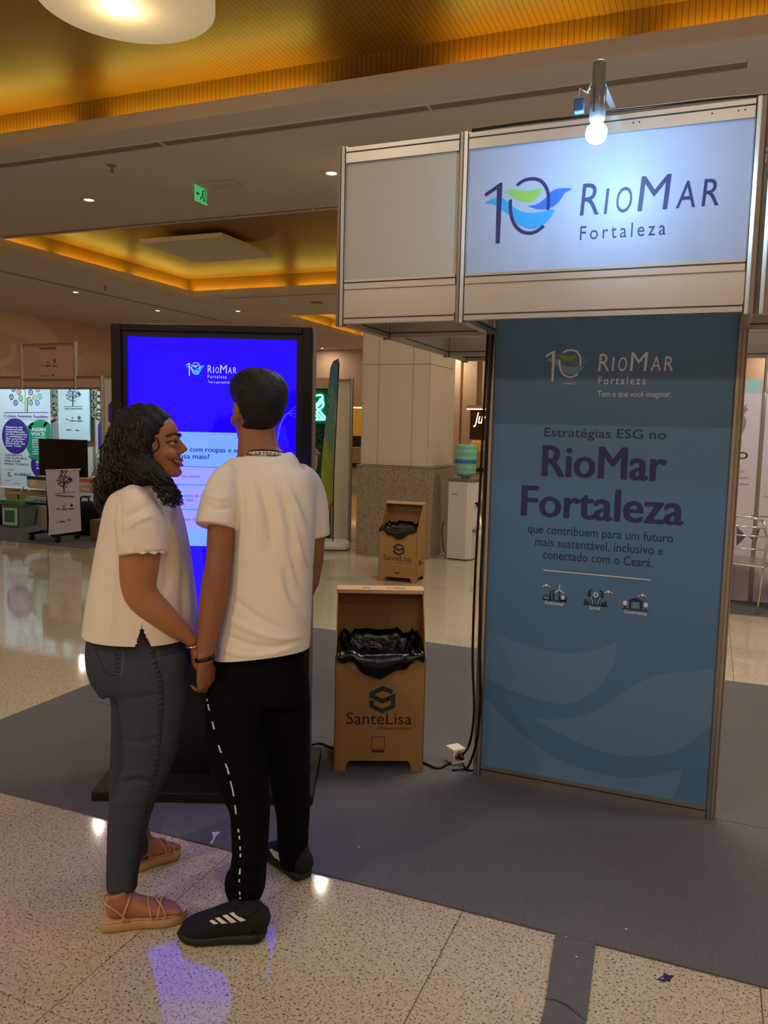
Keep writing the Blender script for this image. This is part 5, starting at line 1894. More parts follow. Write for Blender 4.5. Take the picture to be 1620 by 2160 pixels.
def head_shape(mb, c, fwd, up, s):
    fwd = fwd.normalized()
    left = up.cross(fwd).normalized()
    up = fwd.cross(left)
    P = lambda x, y, z: c + fwd * (x * s) + left * (y * s) + up * (z * s)
    lv = [(-.116, .048, .088, .016), (-.108, .022, .095, .032), (-.088, -.012, .094, .046), (-.06, -.05, .092, .057), (-.03, -.08, .090, .066), (0, -.094, .088, .071),
          (.03, -.10, .090, .075), (.06, -.097, .086, .074), (.085, -.082, .070, .064), (.102, -.058, .044, .044), (.110, -.02, .01, .016)]
    base = len(mb.v)
    seg = 28
    for z, xb, xf, w in lv:
        for k in range(seg):
            t = 2 * pi * k / seg
            cx, hx = (xb + xf) / 2, (xf - xb) / 2
            ww = w * (1.0 if cos(t) < 0 else 1 - 0.22 * cos(t) ** 2)
            mb.v.append(P(cx + hx * cos(t), ww * sin(t), z))
    for i in range(len(lv) - 1):
        for k in range(seg):
            k2 = (k + 1) % seg
            mb.f.append((base + i * seg + k, base + i * seg + k2, base + (i + 1) * seg + k2, base + (i + 1) * seg + k))
    mb.f.append(tuple(base + k for k in range(seg))[::-1])
    mb.f.append(tuple(base + (len(lv) - 1) * seg + k for k in range(seg)))
    ax = (fwd, left, up)
    E = lambda x, y, z, r: mb.ell(P(x, y, z), tuple(q * s for q in r), ax, 14, 10)
    mb.tube([P(.082, 0, .022), P(.094, 0, .004), P(.108, 0, -.016), P(.112, 0, -.026)], [.008 * s, .010 * s, .012 * s, .011 * s], 12)
    for q in (-1, 1):
        E(.096, q * .013, -.027, (.012, .009, .008))
        E(.080, q * .030, .024, (.012, .020, .007))          # brow
        E(.070, q * .040, -.032, (.022, .020, .022))         # cheek
        E(-.008, q * .073, -.006, (.018, .009, .032))        # ear
        E(-.004, q * .072, -.030, (.010, .007, .012))
    E(.093, 0, -.052, (.010, .024, .006))
    E(.092, 0, -.070, (.010, .020, .007))
    E(.088, 0, -.098, (.014, .020, .013))
    return P, ax


def hand_shape(mb, w, d, n, sd, s=1.0, curl=(0.35, 0.5, 0.4), spread=1.0, tin=0.5):
    """palm, four fingers of their own lengths and a thumb; d along the hand, n where the fingers close, sd thumb side"""
    d, n, sd = d.normalized(), n.normalized(), sd.normalized()
    mb.tube([w - d * .03 * s, w, w + d * .03 * s, w + d * .06 * s, w + d * .088 * s], [(.024 * s, .019 * s), (.025 * s, .018 * s), (.036 * s, .016 * s), (.041 * s, .015 * s), (.038 * s, .012 * s)], 16, n)
    for k, (o, L_, r) in enumerate(((.029, .074, .0085), (.010, .082, .0088), (-.010, .076, .0084), (-.029, .060, .0074))):
        p = w + d * (.083 - .004 * abs(k - 1)) * s + sd * o * s
        a = 0.0
        pts = [p - d * .02 * s, p]
        dirv = (d + sd * (0.10 * spread * (1.2 - k * 0.8))).normalized()
        for seg_, f in enumerate((.44, .32, .24)):
            a += curl[seg_] * (1 + 0.08 * k)
            p = p + (dirv * cos(a) + n * sin(a)) * (L_ * f * s)
            pts.append(p)
        mb.tube([V(q) for q in smoothpts([tuple(q) for q in pts], 3)], [r * s * (1.05 - 0.030 * i) for i in range(3 * (len(pts) - 1) + 1)], 10)
    p0 = w + d * .022 * s + sd * .026 * s
    p1 = p0 + (sd * .75 + d * .75 + n * tin * .5).normalized() * .036 * s
    p2 = p1 + (sd * .25 + d * .9 + n * tin).normalized() * .032 * s
    p3 = p2 + (sd * .0 + d * .9 + n * tin * 1.3).normalized() * .026 * s
    mb.tube([p0 - sd * .012 * s, p0, p1, p2, p3], [.013 * s, .014 * s, .012 * s, .0105 * s, .008 * s], 10)


def bvh(o):
    m = wmat(o)
    me = o.data
    return BVHTree.FromPolygons([m @ q.co for q in me.vertices], [tuple(p.vertices) for p in me.polygons])


def cast(tree, u, v, lift=0.001):
    d = ray(u, v).normalized()
    h = tree.ray_cast(CAMP, d)
    if h[0] is None:
        return None, None
    n = h[1] if h[1].dot(d) < 0 else -h[1]
    return h[0] + n * lift, n


def patch(tree, quads, name, m, par, lift=0.0012, nu=6, nv=4):
    """small printed shapes laid on a body: each quad (a, b, c, d) in pixels follows the surface below it"""
    mb = MB()
    for (a, b, c, d) in quads:
        vs = []
        for j in range(nv + 1):
            for i in range(nu + 1):
                s, t = i / nu, j / nv
                u = (a[0] * (1 - s) + b[0] * s) * (1 - t) + (d[0] * (1 - s) + c[0] * s) * t
                v = (a[1] * (1 - s) + b[1] * s) * (1 - t) + (d[1] * (1 - s) + c[1] * s) * t
                vs.append(cast(tree, u, v, lift)[0])
        if any(q is None for q in vs):
            continue
        mb.add(vs, [(j * (nu + 1) + i, j * (nu + 1) + i + 1, (j + 1) * (nu + 1) + i + 1, (j + 1) * (nu + 1) + i) for j in range(nv) for i in range(nu)])
    return mb.build(name, m, par, smooth=True) if mb.v else None


def seam(tree, path, r, name, m, par, k=8, lift=0.0):
    pts = [cast(tree, u, v, lift)[0] for u, v in smoothpts(path, k)]
    pts = [q for q in pts if q is not None]
    if len(pts) > 2:
        return MB().tube(pts, r, 6).build(name, m, par, smooth=True)


def folds(lines):
    """ridges (+) and valleys (-) of cloth along pixel polylines: (amp, sigma px, points)"""
    L_ = [(a, s, smoothpts([tuple(map(float, p)) for p in pts], 4)) for a, s, pts in lines]

    def f(c, n):
        if n.dot(CF) > 0.35:
            return c
        u, v, w = pix(c)
        d = 0.0
        for a, s, pts in L_:
            best = 1e9
            for i in range(len(pts) - 1):
                ax_, ay = pts[i]
                bx, by = pts[i + 1]
                vx, vy = bx - ax_, by - ay
                t = max(0.0, min(1.0, ((u - ax_) * vx + (v - ay) * vy) / (vx * vx + vy * vy + 1e-9)))
                q = (u - ax_ - t * vx) ** 2 + (v - ay - t * vy) ** 2
                if q < best:
                    best = q
                    tt = (i + t) / (len(pts) - 1)
            if best < (3 * s) ** 2:
                d += 1.5 * a * exp(-best / (s * s)) * min(1.0, 4 * tt * (1 - tt) + 0.15)
        return c + n * d
    return f


# ------------------------------------------------------------ the man
mb_ = onZ(0.0, 520, 1930)
man = thing('person', 'young man in a white t-shirt and black trousers seen from behind', 'person', (mb_.x, mb_.y, 0))
b = MB()
mfw = (FH_ * cos(R(33)) - RH * sin(R(33))).normalized()
hc = atD(541, 866, 2.68)
hup = (ZA + RH * -0.02 + mfw * 0.06).normalized()
HP, hax = head_shape(b, hc, mfw, hup, 1.04)
px_tube(b, [(542, 890, 2.69, 36, .055), (543, 930, 2.69, 40, .060), (546, 955, 2.69, 45, .065), (552, 985, 2.68, 70, .075), (556, 1010, 2.67, 88, .085), (560, 1060, 2.67, 92, .10), (566, 1200, 2.67, 78, .10), (560, 1330, 2.67, 82, .10), (552, 1420, 2.67, 86, .10)], n=2.4)
la = [(470, 1030, 2.60, 26, .045), (468, 1070, 2.585, 28, .048), (467, 1113, 2.57, 29, .048), (463, 1165, 2.56, 27.5, .044), (459, 1205, 2.55, 28, .042), (455, 1230, 2.55, 30, .042), (447, 1280, 2.545, 27.5, .040), (440, 1325, 2.54, 23, .034), (435, 1360, 2.535, 20, .029), (432, 1388, 2.53, 17.5, .024), (431, 1400, 2.53, 17, .022)]
px_tube(b, la, 20)
ra = [(645, 1030, 2.74, 24, .045), (660, 1080, 2.77, 24, .045), (666, 1130, 2.79, 20, .042), (664, 1180, 2.81, 19, .040), (656, 1225, 2.84, 18, .038), (640, 1265, 2.90, 15, .032), (618, 1292, 2.97, 11, .026), (605, 1303, 3.0, 10, .022)]
px_tube(b, ra, 18)
hw_ = atD(431, 1396, 2.53)
hand_shape(b, hw_, -ZA * 1.0 + RH * 0.06 + FH_ * 0.18, (FH_ * 0.55 - RH * 0.80), (-RH * 0.45 - FH_ * 0.85) * -1, 0.97, (0.55, 0.75, 0.6), 0.5, 0.7)
hand_shape(b, atD(605, 1303, 3.0), (FH_ * 0.5 - RH * 0.8), -RH * 0.3 + FH_ * 0.9, ZA, 0.95, (0.3, 0.4, 0.3))
# legs under the trousers
for rows in ([(510, 1440, 2.64, 40, .06), (508, 1600, 2.60, 36, .055), (522, 1700, 2.58, 30, .05), (522, 1850, 2.56, 22, .04), (516, 1915, 2.55, 20, .04), (500, 1950, 2.55, 26, .035), (440, 1962, 2.56, 20, .03)],
             [(602, 1440, 2.72, 38, .06), (606, 1600, 2.80, 32, .055), (616, 1700, 2.84, 26, .05), (618, 1780, 2.87, 20, .04), (622, 1825, 2.88, 18, .04), (612, 1840, 2.92, 16, .03), (590, 1812, 3.02, 14, .025)]):
    px_tube(b, rows, 16)
bake(b, 'body', 0.0045, 3, man, M_skinm)
# short hair with faded sides: a shell over the skull whose thickness runs out towards nape, temples and brow
hb = MB()
ns, nr = 56, 30
lvl = [(-.09, -.040, .03, .050), (-.06, -.056, .05, .058), (-.03, -.082, .060, .066), (0, -.095, .075, .071), (.03, -.101, .088, .075), (.06, -.098, .088, .075), (.085, -.084, .074, .066), (.102, -.060, .050, .047), (.112, -.02, .012, .018)]
lvl = smoothpts(lvl, 5)
for (z, xb, xf, w) in lvl:
    for k in range(ns):
        t = 2 * pi * k / ns
        cx, hx = (xb + xf) / 2, (xf - xb) / 2
        x, y_ = cx + hx * cos(t), w * sin(t)
        fz_ = (x + 0.02) / 0.11                               # 0 behind the ear, 1 at the brow
        line = -0.078 if x < -0.055 else (-0.078 + (x + 0.055) / 0.04 * 0.085 if x < -0.015 else (0.007 + (x + 0.015) * 0.25 if x < 0.04 else 0.02 + (x - 0.04) * 1.6))
        th = max(0.0, min(1.0, (z - line) / 0.10))
        th = -0.005 + 0.022 * th ** 0.8 + 0.006 * max(0.0, min(1.0, (z - 0.02) / 0.06)) + 0.0012 * sin(9 * t + 40 * z) * th
        rad = V((x - cx, y_, (z - 0.02) * 0.75)).normalized()
        hb.v.append(HP(x + rad.x * th, y_ + rad.y * th, z + rad.z * th))
nl = len(lvl)
for i in range(nl - 1):
    for k in range(ns):
        k2 = (k + 1) % ns
        hb.f.append((i * ns + k, i * ns + k2, (i + 1) * ns + k2, (i + 1) * ns + k))
hb.f.append(tuple((nl - 1) * ns + k for k in range(ns)))
hb.f.append(tuple(range(ns))[::-1])
mh = hb.build('hair', M_hair, man, smooth=True)
mh['label'] = 'short black hair with faded sides'
rnd = random.Random(2)
sp_ = MB()
for k in range(900):                                        # short strands that break the outline
    i = rnd.randrange(int(nl * 0.35), nl - 1)
    q = hb.v[i * ns + rnd.randrange(ns)]
    rel = q - HP(0, 0, 0.0)
    nrm = rel.normalized()
    tip = q + nrm * rnd.uniform(0.003, 0.009) + V((rnd.uniform(-1, 1), rnd.uniform(-1, 1), rnd.uniform(-1, 0.6))) * 0.006
    sd_ = nrm.cross(ZA).normalized() * 0.0012
    sp_.add([q - sd_ - nrm * 0.003, q + sd_ - nrm * 0.003, tip], [(0, 1, 2)])
tag(sp_.build('hair_strands', M_hair, mh), kind='stuff')
# t-shirt
s = MB()
px_tube(s, dens([(556, 965, 2.69, 42, .055), (557, 973, 2.69, 53, .064), (561, 982, 2.69, 70, .076), (559, 994, 2.68, 88, .09), (559, 1010, 2.675, 102, .105), (565, 1050, 2.67, 103, .122), (577, 1120, 2.67, 88, .130), (573, 1200, 2.67, 87, .132), (564, 1300, 2.67, 92, .135), (556, 1360, 2.67, 97, .138), (550, 1425, 2.67, 99, .138)], 2), 40, 2.5)
px_tube(s, dens([(486, 1000, 2.63, 24, .06), (474, 1020, 2.61, 33, .066), (463, 1062, 2.585, 39.5, .068), (453.5, 1112, 2.565, 42, .070)], 3), 28, 2.2)
px_tube(s, dens([(632, 998, 2.72, 22, .06), (648, 1020, 2.75, 30, .064), (661, 1065, 2.78, 31, .066), (666, 1130, 2.80, 30, .066)], 3), 28, 2.2)
hemL, hemR = atD(430, 1397, 2.6), atD(650, 1372, 2.6)
hn = (hemR - hemL).cross(CF).normalized()
if hn.z > 0:
    hn = -hn
fl_ = [(0.006, 7, [(520, 985), (545, 1075), (556, 1150)]), (-0.005, 7, [(535, 985), (562, 1075), (574, 1160)]),
       (0.006, 7, [(556, 990), (588, 1075), (606, 1160)]), (-0.005, 7, [(572, 992), (604, 1070), (624, 1160)]),
       (0.006, 7, [(592, 998), (622, 1062), (648, 1140)]), (-0.004, 6, [(606, 1000), (638, 1062), (656, 1110)]),
       (0.005, 6, [(610, 1072), (628, 1145), (645, 1205)]), (-0.005, 6, [(598, 1120), (618, 1180), (636, 1240)]),
       (-0.006, 4, [(500, 1020), (503, 1070), (499, 1122)]), (0.004, 7, [(508, 1030), (514, 1090), (508, 1180)]),
       (0.004, 8, [(585, 1180), (600, 1260), (640, 1320)]), (-0.004, 7, [(600, 1195), (615, 1262), (648, 1300)]),
       (-0.005, 6, [(490, 1260), (540, 1300), (600, 1330)]), (0.005, 7, [(478, 1300), (530, 1330), (600, 1348), (650, 1340)]),
       (-0.005, 6, [(470, 1335), (520, 1358), (580, 1365), (640, 1345)]), (0.004, 6, [(462, 1365), (510, 1382), (570, 1380), (630, 1360)]),
       (-0.004, 6, [(642, 1170), (652, 1190), (658, 1200)]), (0.004, 6, [(612, 1270), (640, 1292), (655, 1300)]),
       (0.004, 5, [(435, 1040), (462, 1052), (490, 1046)]), (-0.004, 5, [(430, 1060), (460, 1075), (492, 1068)])]
tee = bake(s, 'tshirt', 0.006, 5, man, M_tee, folds(fl_), [(hemL, hn)])
tt = bvh(tee)
seam(tt, [(412, 1096), (440, 1107), (470, 1114), (496, 1116)], 0.0012, 'sleeve_stitch', M_tee, tee)
seam(tt, [(460, 1384), (500, 1394), (550, 1396), (600, 1380)], 0.0012, 'hem_stitch', M_tee, tee)
# ribbed collar band with the woven lettering
col_ = MB()
cp = [atD(555 + 52 * cos(a), 968 - 11 * sin(a), 2.69 - 0.073 * sin(a)) for a in [2 * pi * k / 40 for k in range(40)]]
col_.tube(cp, [(0.010, 0.006)] * 40, 10, FH_, closed=True)
cb_ = col_.build('collar', M_tee, tee, smooth=True)
trim = MB().tube([q + ZA * 0.011 for q in cp], 0.0035, 8, closed=True).build('collar_trim', M_black, tee, smooth=True)
ct = bvh(cb_)
vs_, fs_ = glyphs('HEARTBEAT')
tw = max(q[0] for q in vs_)
lt = MB()
ok = []
for (x, y_, z) in vs_:
    a = pi / 2 + 0.62 - 1.25 * (x / tw)                      # around the back of the neck
    c_ = V((0, 0, 0)) + atD(555 + 52 * cos(a), 968 - 11 * sin(a), 2.69 - 0.073 * sin(a))
    out = (c_ - atD(555, 962, 2.69))
    out = V((out.x, out.y, 0)).normalized()
    ok.append(c_ + out * 0.0115 + ZA * ((y_ / CAPH - 0.5) * 0.014))
lt.add(ok, fs_).build('collar_lettering', M_black, tee)
# trousers
s = MB()
px_tube(s, [(550, 1340, 2.67, 84, .115), (549, 1380, 2.67, 92, .12), (548, 1420, 2.67, 100, .128), (546, 1455, 2.67, 105, .13), (546, 1480, 2.67, 106, .12)], 36, 2.5)
px_tube(s, dens([(497, 1430, 2.64, 58, .11), (500, 1480, 2.63, 64, .115), (501, 1550, 2.615, 65, .112), (508, 1620, 2.60, 60, .104), (520, 1670, 2.595, 48, .094), (527, 1703, 2.59, 42, .088), (528, 1760, 2.58, 38.5, .083), (526, 1820, 2.575, 36.5, .078), (518, 1856, 2.57, 43, .08), (517, 1880, 2.57, 39, .07), (517, 1900, 2.57, 30, .06)], 3), 32, 2.2)
px_tube(s, dens([(604, 1420, 2.70, 46, .11), (604, 1480, 2.72, 50, .115), (606, 1550, 2.75, 47, .108), (609, 1620, 2.79, 44.5, .10), (618, 1703, 2.84, 36, .088), (618, 1765, 2.87, 32, .08), (619, 1800, 2.88, 30, .078), (619, 1818, 2.885, 27, .07)], 3), 32, 2.2)
fl_ = [(0.006, 6, [(482, 1848), (515, 1852), (552, 1846)]), (-0.006, 5, [(480, 1832), (520, 1838), (556, 1830)]), (0.005, 6, [(488, 1815), (520, 1822), (558, 1812)]),
       (-0.005, 8, [(565, 1440), (562, 1550), (566, 1700)]), (0.005, 8, [(450, 1560), (490, 1640), (540, 1690)]), (0.005, 8, [(590, 1760), (620, 1772), (648, 1765)])]
pan = bake(s, 'trousers', 0.007, 5, man, M_pant, folds(fl_))
pt_ = bvh(pan)
dash = smoothpts([(443, 1432), (437, 1455), (440, 1485), (451, 1530), (464, 1580), (481, 1625), (492, 1670), (500, 1725), (506, 1770), (508, 1815), (505, 1860), (507, 1895)], 6)
acc = 0
qs = []
for i in range(len(dash) - 1):
    (u0, v0), (u1, v1) = dash[i], dash[i + 1]
    acc += math.hypot(u1 - u0, v1 - v0)
    if acc % 46 < 26 and acc % 13 > 3:
        qs.append(((u0 - 1.6, v0), (u0 + 1.6, v0), (u1 + 1.6, v1), (u1 - 1.6, v1)))
for q in qs:
    patch(pt_, [q], 'side_tape_dash', M_stripe, pan, 0.0025, 1, 2)


# trainers
def shoe(par, heel, toe, wd, up_h=1.0, L=None):
    x = (toe - heel)
    x.z = 0
    L = L or x.length
    x.normalize()
    y_ = ZA.cross(x)
    o = V((heel.x, heel.y, 0))
    P = lambda s_, y, z: o + x * (s_ * L) + y_ * y + ZA * z
    up = MB()
    rows = [(0.0, 0.0, .030, .055, .018), (.03, 0, .037, .093, .02), (.12, 0, .040, .104, .02), (.25, 0, .041, .106, .02), (.36, 0, .043, .100, .02), (.48, 0, .046, .088, .02), (.62, 0, .050, .072, .02), (.76, 0, .052, .058, .02), (.88, 0, .047, .048, .02), (.96, 0, .034, .038, .02), (1.0, 0, .014, .028, .02)]
    rows = smoothpts(rows, 3)
    up.tube([P(r[0], r[1], (r[3] * up_h + r[4]) / 2) for r in rows], [(r[2] * wd, (r[3] * up_h - r[4]) / 2 + 0.006) for r in rows], 24, ZA, n=2.5)
    so = MB()
    rows = smoothpts([(-.025, .018, .012), (.0, .032, .004), (.06, .041, 0), (.25, .043, 0), (.5, .047, 0), (.72, .054, 0), (.88, .050, 0.002), (.98, .036, .007), (1.03, .012, .014)], 3)
    so.tube([P(r[0], 0, r[2] + .018 - .004 * max(0, r[0])) for r in rows], [(r[1] * wd, .018 - .003 * max(0, r[0])) for r in rows], 24, ZA, n=4)
    e = thing('x', 'x', 'x')
    bpy.data.objects.remove(e)
    u_ = up.build('shoe', M_shoe, par, smooth=True)
    so.build('sole', M_sole, u_, smooth=True)
    # tongue, collar and laces
    MB().tube([P(.20, 0, .098 * up_h), P(.30, 0, .112 * up_h), P(.37, 0, .112 * up_h)], [(.025, .008), (.026, .010), (.018, .006)], 12, ZA).build('tongue', M_shoe, u_, smooth=True)
    MB().tube([P(.02 + .17 * (1 - cos(a)), .036 * wd * sin(a), (.100 + .006 * cos(a * 2)) * up_h) for a in [2 * pi * k / 24 for k in range(24)]], .007, 8, closed=True).build('ankle_collar', M_shoe, u_, smooth=True)
    for k in range(4):
        s_ = .40 + .06 * k
        MB().tube([P(s_, -.022, (.094 - .012 * k) * up_h), P(s_ + .01, 0, (.100 - .012 * k) * up_h), P(s_ + .02, .022, (.093 - .012 * k) * up_h)], .0028, 6).build('lace', M_shoe, u_, smooth=True)
    return u_


sl = shoe(man, onZ(0.012, 549, 1970), onZ(0.012, 385, 1968), 1.06, 1.05)
sl['label'] = 'black knitted trainer with four white bars'
st_ = bvh(sl)
c7 = lambda x, y: (180 + x / 3, 1320 + y / 3)
for q in (((785, 1868), (806, 1862), (845, 1884), (812, 1889)), ((822, 1852), (848, 1845), (900, 1880), (866, 1886)), ((868, 1835), (896, 1827), (960, 1873), (924, 1880)), ((910, 1820), (940, 1813), (1018, 1863), (982, 1872))):
    patch(st_, [tuple(c7(*p) for p in q)], 'stripe', M_stripe, sl, 0.0015, 4, 4)
sr = shoe(man, onZ(0.012, 640, 1848), onZ(0.012, 572, 1790), 1.0, 0.98)
sr['label'] = 'black trainer further from the camera'
st_ = bvh(sr)
for q in (((1165, 1415), (1182, 1410), (1222, 1475), (1200, 1470)), ((1190, 1425), (1205, 1422), (1245, 1495), (1228, 1490)), ((1208, 1432), (1218, 1430), (1262, 1502), (1250, 1500))):
    patch(st_, [tuple(c7(*p) for p in q)], 'stripe', M_stripe, sr, 0.0015, 3, 3)
# dark band on the left wrist
wq = atD(432, 1388, 2.53)
wr = MB().tube([wq + RH * (0.0285 * cos(a)) + FH_ * (0.026 * sin(a)) + ZA * (0.006 * cos(a)) for a in [2 * pi * k / 28 for k in range(28)]], [(.0035, .0065)] * 28, 8, ZA, closed=True).build('wristband', M_black, man, smooth=True)

# ------------------------------------------------------------ the woman
wb_ = onZ(0.0, 300, 1940)
wom = thing('person', 'young woman in a cream blouse and grey blue jeans with long dark curls', 'person', (wb_.x, wb_.y, 0))
b = MB()
wfw = (RH * 1.0 + FH_ * 0.06).normalized()
wup = (ZA + wfw * 0.02 - FH_ * 0.0).normalized()
WC = atD(322, 936, 2.62)
WP, wax = head_shape(b, WC, wfw, wup, 0.93)
px_tube(b, [(312, 950, 2.63, 34, .052), (306, 990, 2.63, 35, .054), (300, 1020, 2.64, 42, .075), (300, 1045, 2.64, 52, .12), (302, 1090, 2.64, 64, .13), (306, 1200, 2.64, 76, .13), (300, 1330, 2.64, 86, .14), (300, 1420, 2.64, 84, .14)], n=2.3)
px_tube(b, dens([(288, 1060, 2.50, 34, .05), (294, 1110, 2.47, 41, .052), (296, 1155, 2.465, 43.5, .054), (293, 1200, 2.465, 41, .05), (293, 1238, 2.47, 37, .047), (304, 1264, 2.475, 35, .045), (330, 1289, 2.485, 31, .042), (362, 1316, 2.505, 25.5, .036), (392, 1339, 2.53, 18, .028), (408, 1353, 2.545, 14.5, .022)], 2), 22)
px_tube(b, [(318, 1060, 2.78, 32, .045), (330, 1130, 2.80, 32, .045), (338, 1220, 2.80, 28, .04), (352, 1280, 2.78, 24, .035), (372, 1320, 2.74, 16, .025)], 16)
hand_shape(b, atD(410, 1357, 2.555), (-ZA * 0.95 + RH * 0.02 + FH_ * 0.16), (RH * 0.75 + FH_ * 0.35 - ZA * 0.1), (FH_ * 0.95 - RH * 0.3), 0.90, (0.25, 0.45, 0.4), 0.6, 0.5)
hand_shape(b, atD(375, 1322, 2.735), (RH * 0.4 - ZA * 0.7), FH_, RH, 0.88)
px_tube(b, [(318, 1440, 2.56, 60, .07), (316, 1560, 2.55, 48, .062), (300, 1640, 2.55, 36, .055), (272, 1720, 2.555, 34, .05), (262, 1800, 2.56, 27, .043), (259, 1860, 2.562, 22, .036), (262, 1890, 2.562, 23, .036), (264, 1915, 2.562, 25, .036)], 18)
px_tube(b, [(300, 1440, 2.74, 52, .07), (286, 1560, 2.78, 42, .06), (272, 1640, 2.80, 34, .052), (282, 1720, 2.82, 28, .045), (297, 1780, 2.84, 22, .036), (303, 1800, 2.845, 20, .034)], 18)


# feet with toes, and the flat sandals they stand on
def foot(heel, toe, wd):
    x = toe - heel
    x.z = 0
    L = x.length
    x.normalize()
    y_ = ZA.cross(x)
    o = V((heel.x, heel.y, 0))
    P = lambda s_, y, z: o + x * (s_ * L) + y_ * y + ZA * z
    rows = smoothpts([(.03, .022, .058, .022), (.10, .029, .064, .030), (.22, .030, .070, .038), (.38, .033, .064, .034), (.55, .040, .053, .024), (.70, .044, .047, .018), (.80, .040, .043, .013)], 3)
    b.tube([P(r[0], 0, r[2]) for r in rows], [(r[1] * wd, r[3]) for r in rows], 18, ZA, n=2.3)
    b.tube([P(.16, 0, .12), P(.20, 0, .09), P(.28, 0, .065)], [.032, .034, .03], 16)
    for k, (yy, s1, r) in enumerate(((-.030, .97, .0115), (-.012, .965, .0088), (.003, .94, .0084), (.017, .91, .008), (.030, .87, .0078))):
        b.tube([P(.74, yy * wd, .043), P(.82, yy * wd, .046), P(s1 - .04, yy * wd, .041), P(s1, yy * wd, .037)], [r * 1.05, r, r, r * 0.8], 10)
    return P, L


h1, t1 = onZ(0.0, 222, 1958), onZ(0.0, 386, 1936)
P1, L1 = foot(h1, t1, 1.0)
h2, t2_ = onZ(0.0, 284, 1834), onZ(0.0, 374, 1800)
P2, L2 = foot(h2, t2_, 0.95)
bake(b, 'body', 0.0038, 3, wom, M_skinw)
for (P, L, lab) in ((P1, L1, 'flat tan sandal with thin straps nearest the camera'), (P2, L2, 'flat tan sandal further from the camera')):
    so = MB()
    rows = smoothpts([(-.055, .012), (-.03, .028), (.06, .036), (.25, .036), (.45, .037), (.65, .046), (.82, .048), (.95, .038), (1.02, .022), (1.05, .008)], 3)
    so.tube([P(r[0], 0, .016) for r in rows], [(r[1], .016) for r in rows], 20, ZA, n=5)
    sd = so.build('sandal', M_tan, wom, smooth=True)
    sd['label'] = lab
    MB().tube([P(r[0], 0, .0335) for r in rows], [(r[1] * 0.9, .002) for r in rows], 16, ZA, n=5).build('insole', M_strap, sd, smooth=True)
    for path in ([(.22, -.036, .034), (.24, -.038, .06), (.30, -.030, .095), (.32, 0.0, .107), (.30, .030, .095), (.24, .038, .06), (.22, .036, .034)],
                 [(.30, -.036, .034), (.16, -.040, .075), (.03, -.028, .095), (-.015, 0.0, .10), (.03, .028, .095), (.16, .040, .075), (.30, .036, .034)],
                 [(.60, -.046, .034), (.58, -.042, .058), (.55, 0.0, .082), (.58, .042, .058), (.60, .046, .034)],
                 [(.66, -.046, .034), (.69, -.040, .056), (.72, 0.0, .072), (.76, .040, .056), (.78, .046, .034)],
                 [(.78, -.046, .034), (.76, -.040, .056), (.66, 0.0, .077), (.62, .040, .058), (.60, .046, .036)]):
        MB().tube([P(*q) for q in smoothpts(path, 6)], [(.0035, .0022)] * (6 * (len(path) - 1) + 1), 8).build('strap', M_strap, sd, smooth=True)
# face details
for q in (-1, 1):
    e = MB().ell(WP(.071, q * .031, .010), (.0125, .0125, .0095), wax).build('eye', M_eye, wom, smooth=True)
    MB().ell(WP(.0812, q * .0325, .008), (.0045, .0055, .0050), wax).build('iris', M_iris, e, smooth=True)
    MB().ell(WP(.0705, q * .031, .0165), (.0145, .0145, .0085), wax).build('upper_eyelid', M_skinw, e, smooth=True)
    MB().ell(WP(.0705, q * .031, .0005), (.0145, .0145, .0070), wax).build('lower_eyelid', M_skinw, e, smooth=True)
    MB().tube([WP(*p) for p in smoothpts([(.058, q * .049, .006), (.074, q * .0435, .0105), (.0845, q * .033, .0115), (.088, q * .020, .007)], 4)], .0022, 6).build('eyelash', M_brow, e, smooth=True)
    MB().tube([WP(*p) for p in smoothpts([(.058, q * .052, .028), (.076, q * .045, .036), (.089, q * .030, .036), (.094, q * .014, .030)], 4)], [(.0045, .0028)] * 13, 8).build('eyebrow', M_brow, wom, smooth=True)
MB().tube([WP(*p) for p in smoothpts([(.074, -.040, -.045), (.088, -.028, -.053), (.099, -.010, -.056), (.102, 0, -.056), (.099, .010, -.056), (.088, .028, -.053), (.074, .040, -.045)], 4)], [(.0025 + .002 * sin(pi * i / 24), .003) for i in range(25)], 8, ZA).build('upper_lip', M_lip, wom, smooth=True)
MB().tube([WP(*p) for p in smoothpts([(.074, -.039, -.047), (.086, -.028, -.066), (.098, -.010, -.073), (.101, 0, -.074), (.098, .010, -.073), (.086, .028, -.066), (.074, .039, -.047)], 4)], [(.003 + .0028 * sin(pi * i / 24), .0035) for i in range(25)], 8, ZA).build('lower_lip', M_lip, wom, smooth=True)
MB().tube([WP(*p) for p in smoothpts([(.077, -.036, -.049), (.089, -.026, -.059), (.0985, -.009, -.0635), (.0995, 0, -.064), (.0985, .009, -.0635), (.089, .026, -.059), (.077, .036, -.049)], 4)], [(.002, .0015 + .004 * sin(pi * i / 24)) for i in range(25)], 8, wfw).build('teeth', M_teeth, wom, smooth=True)
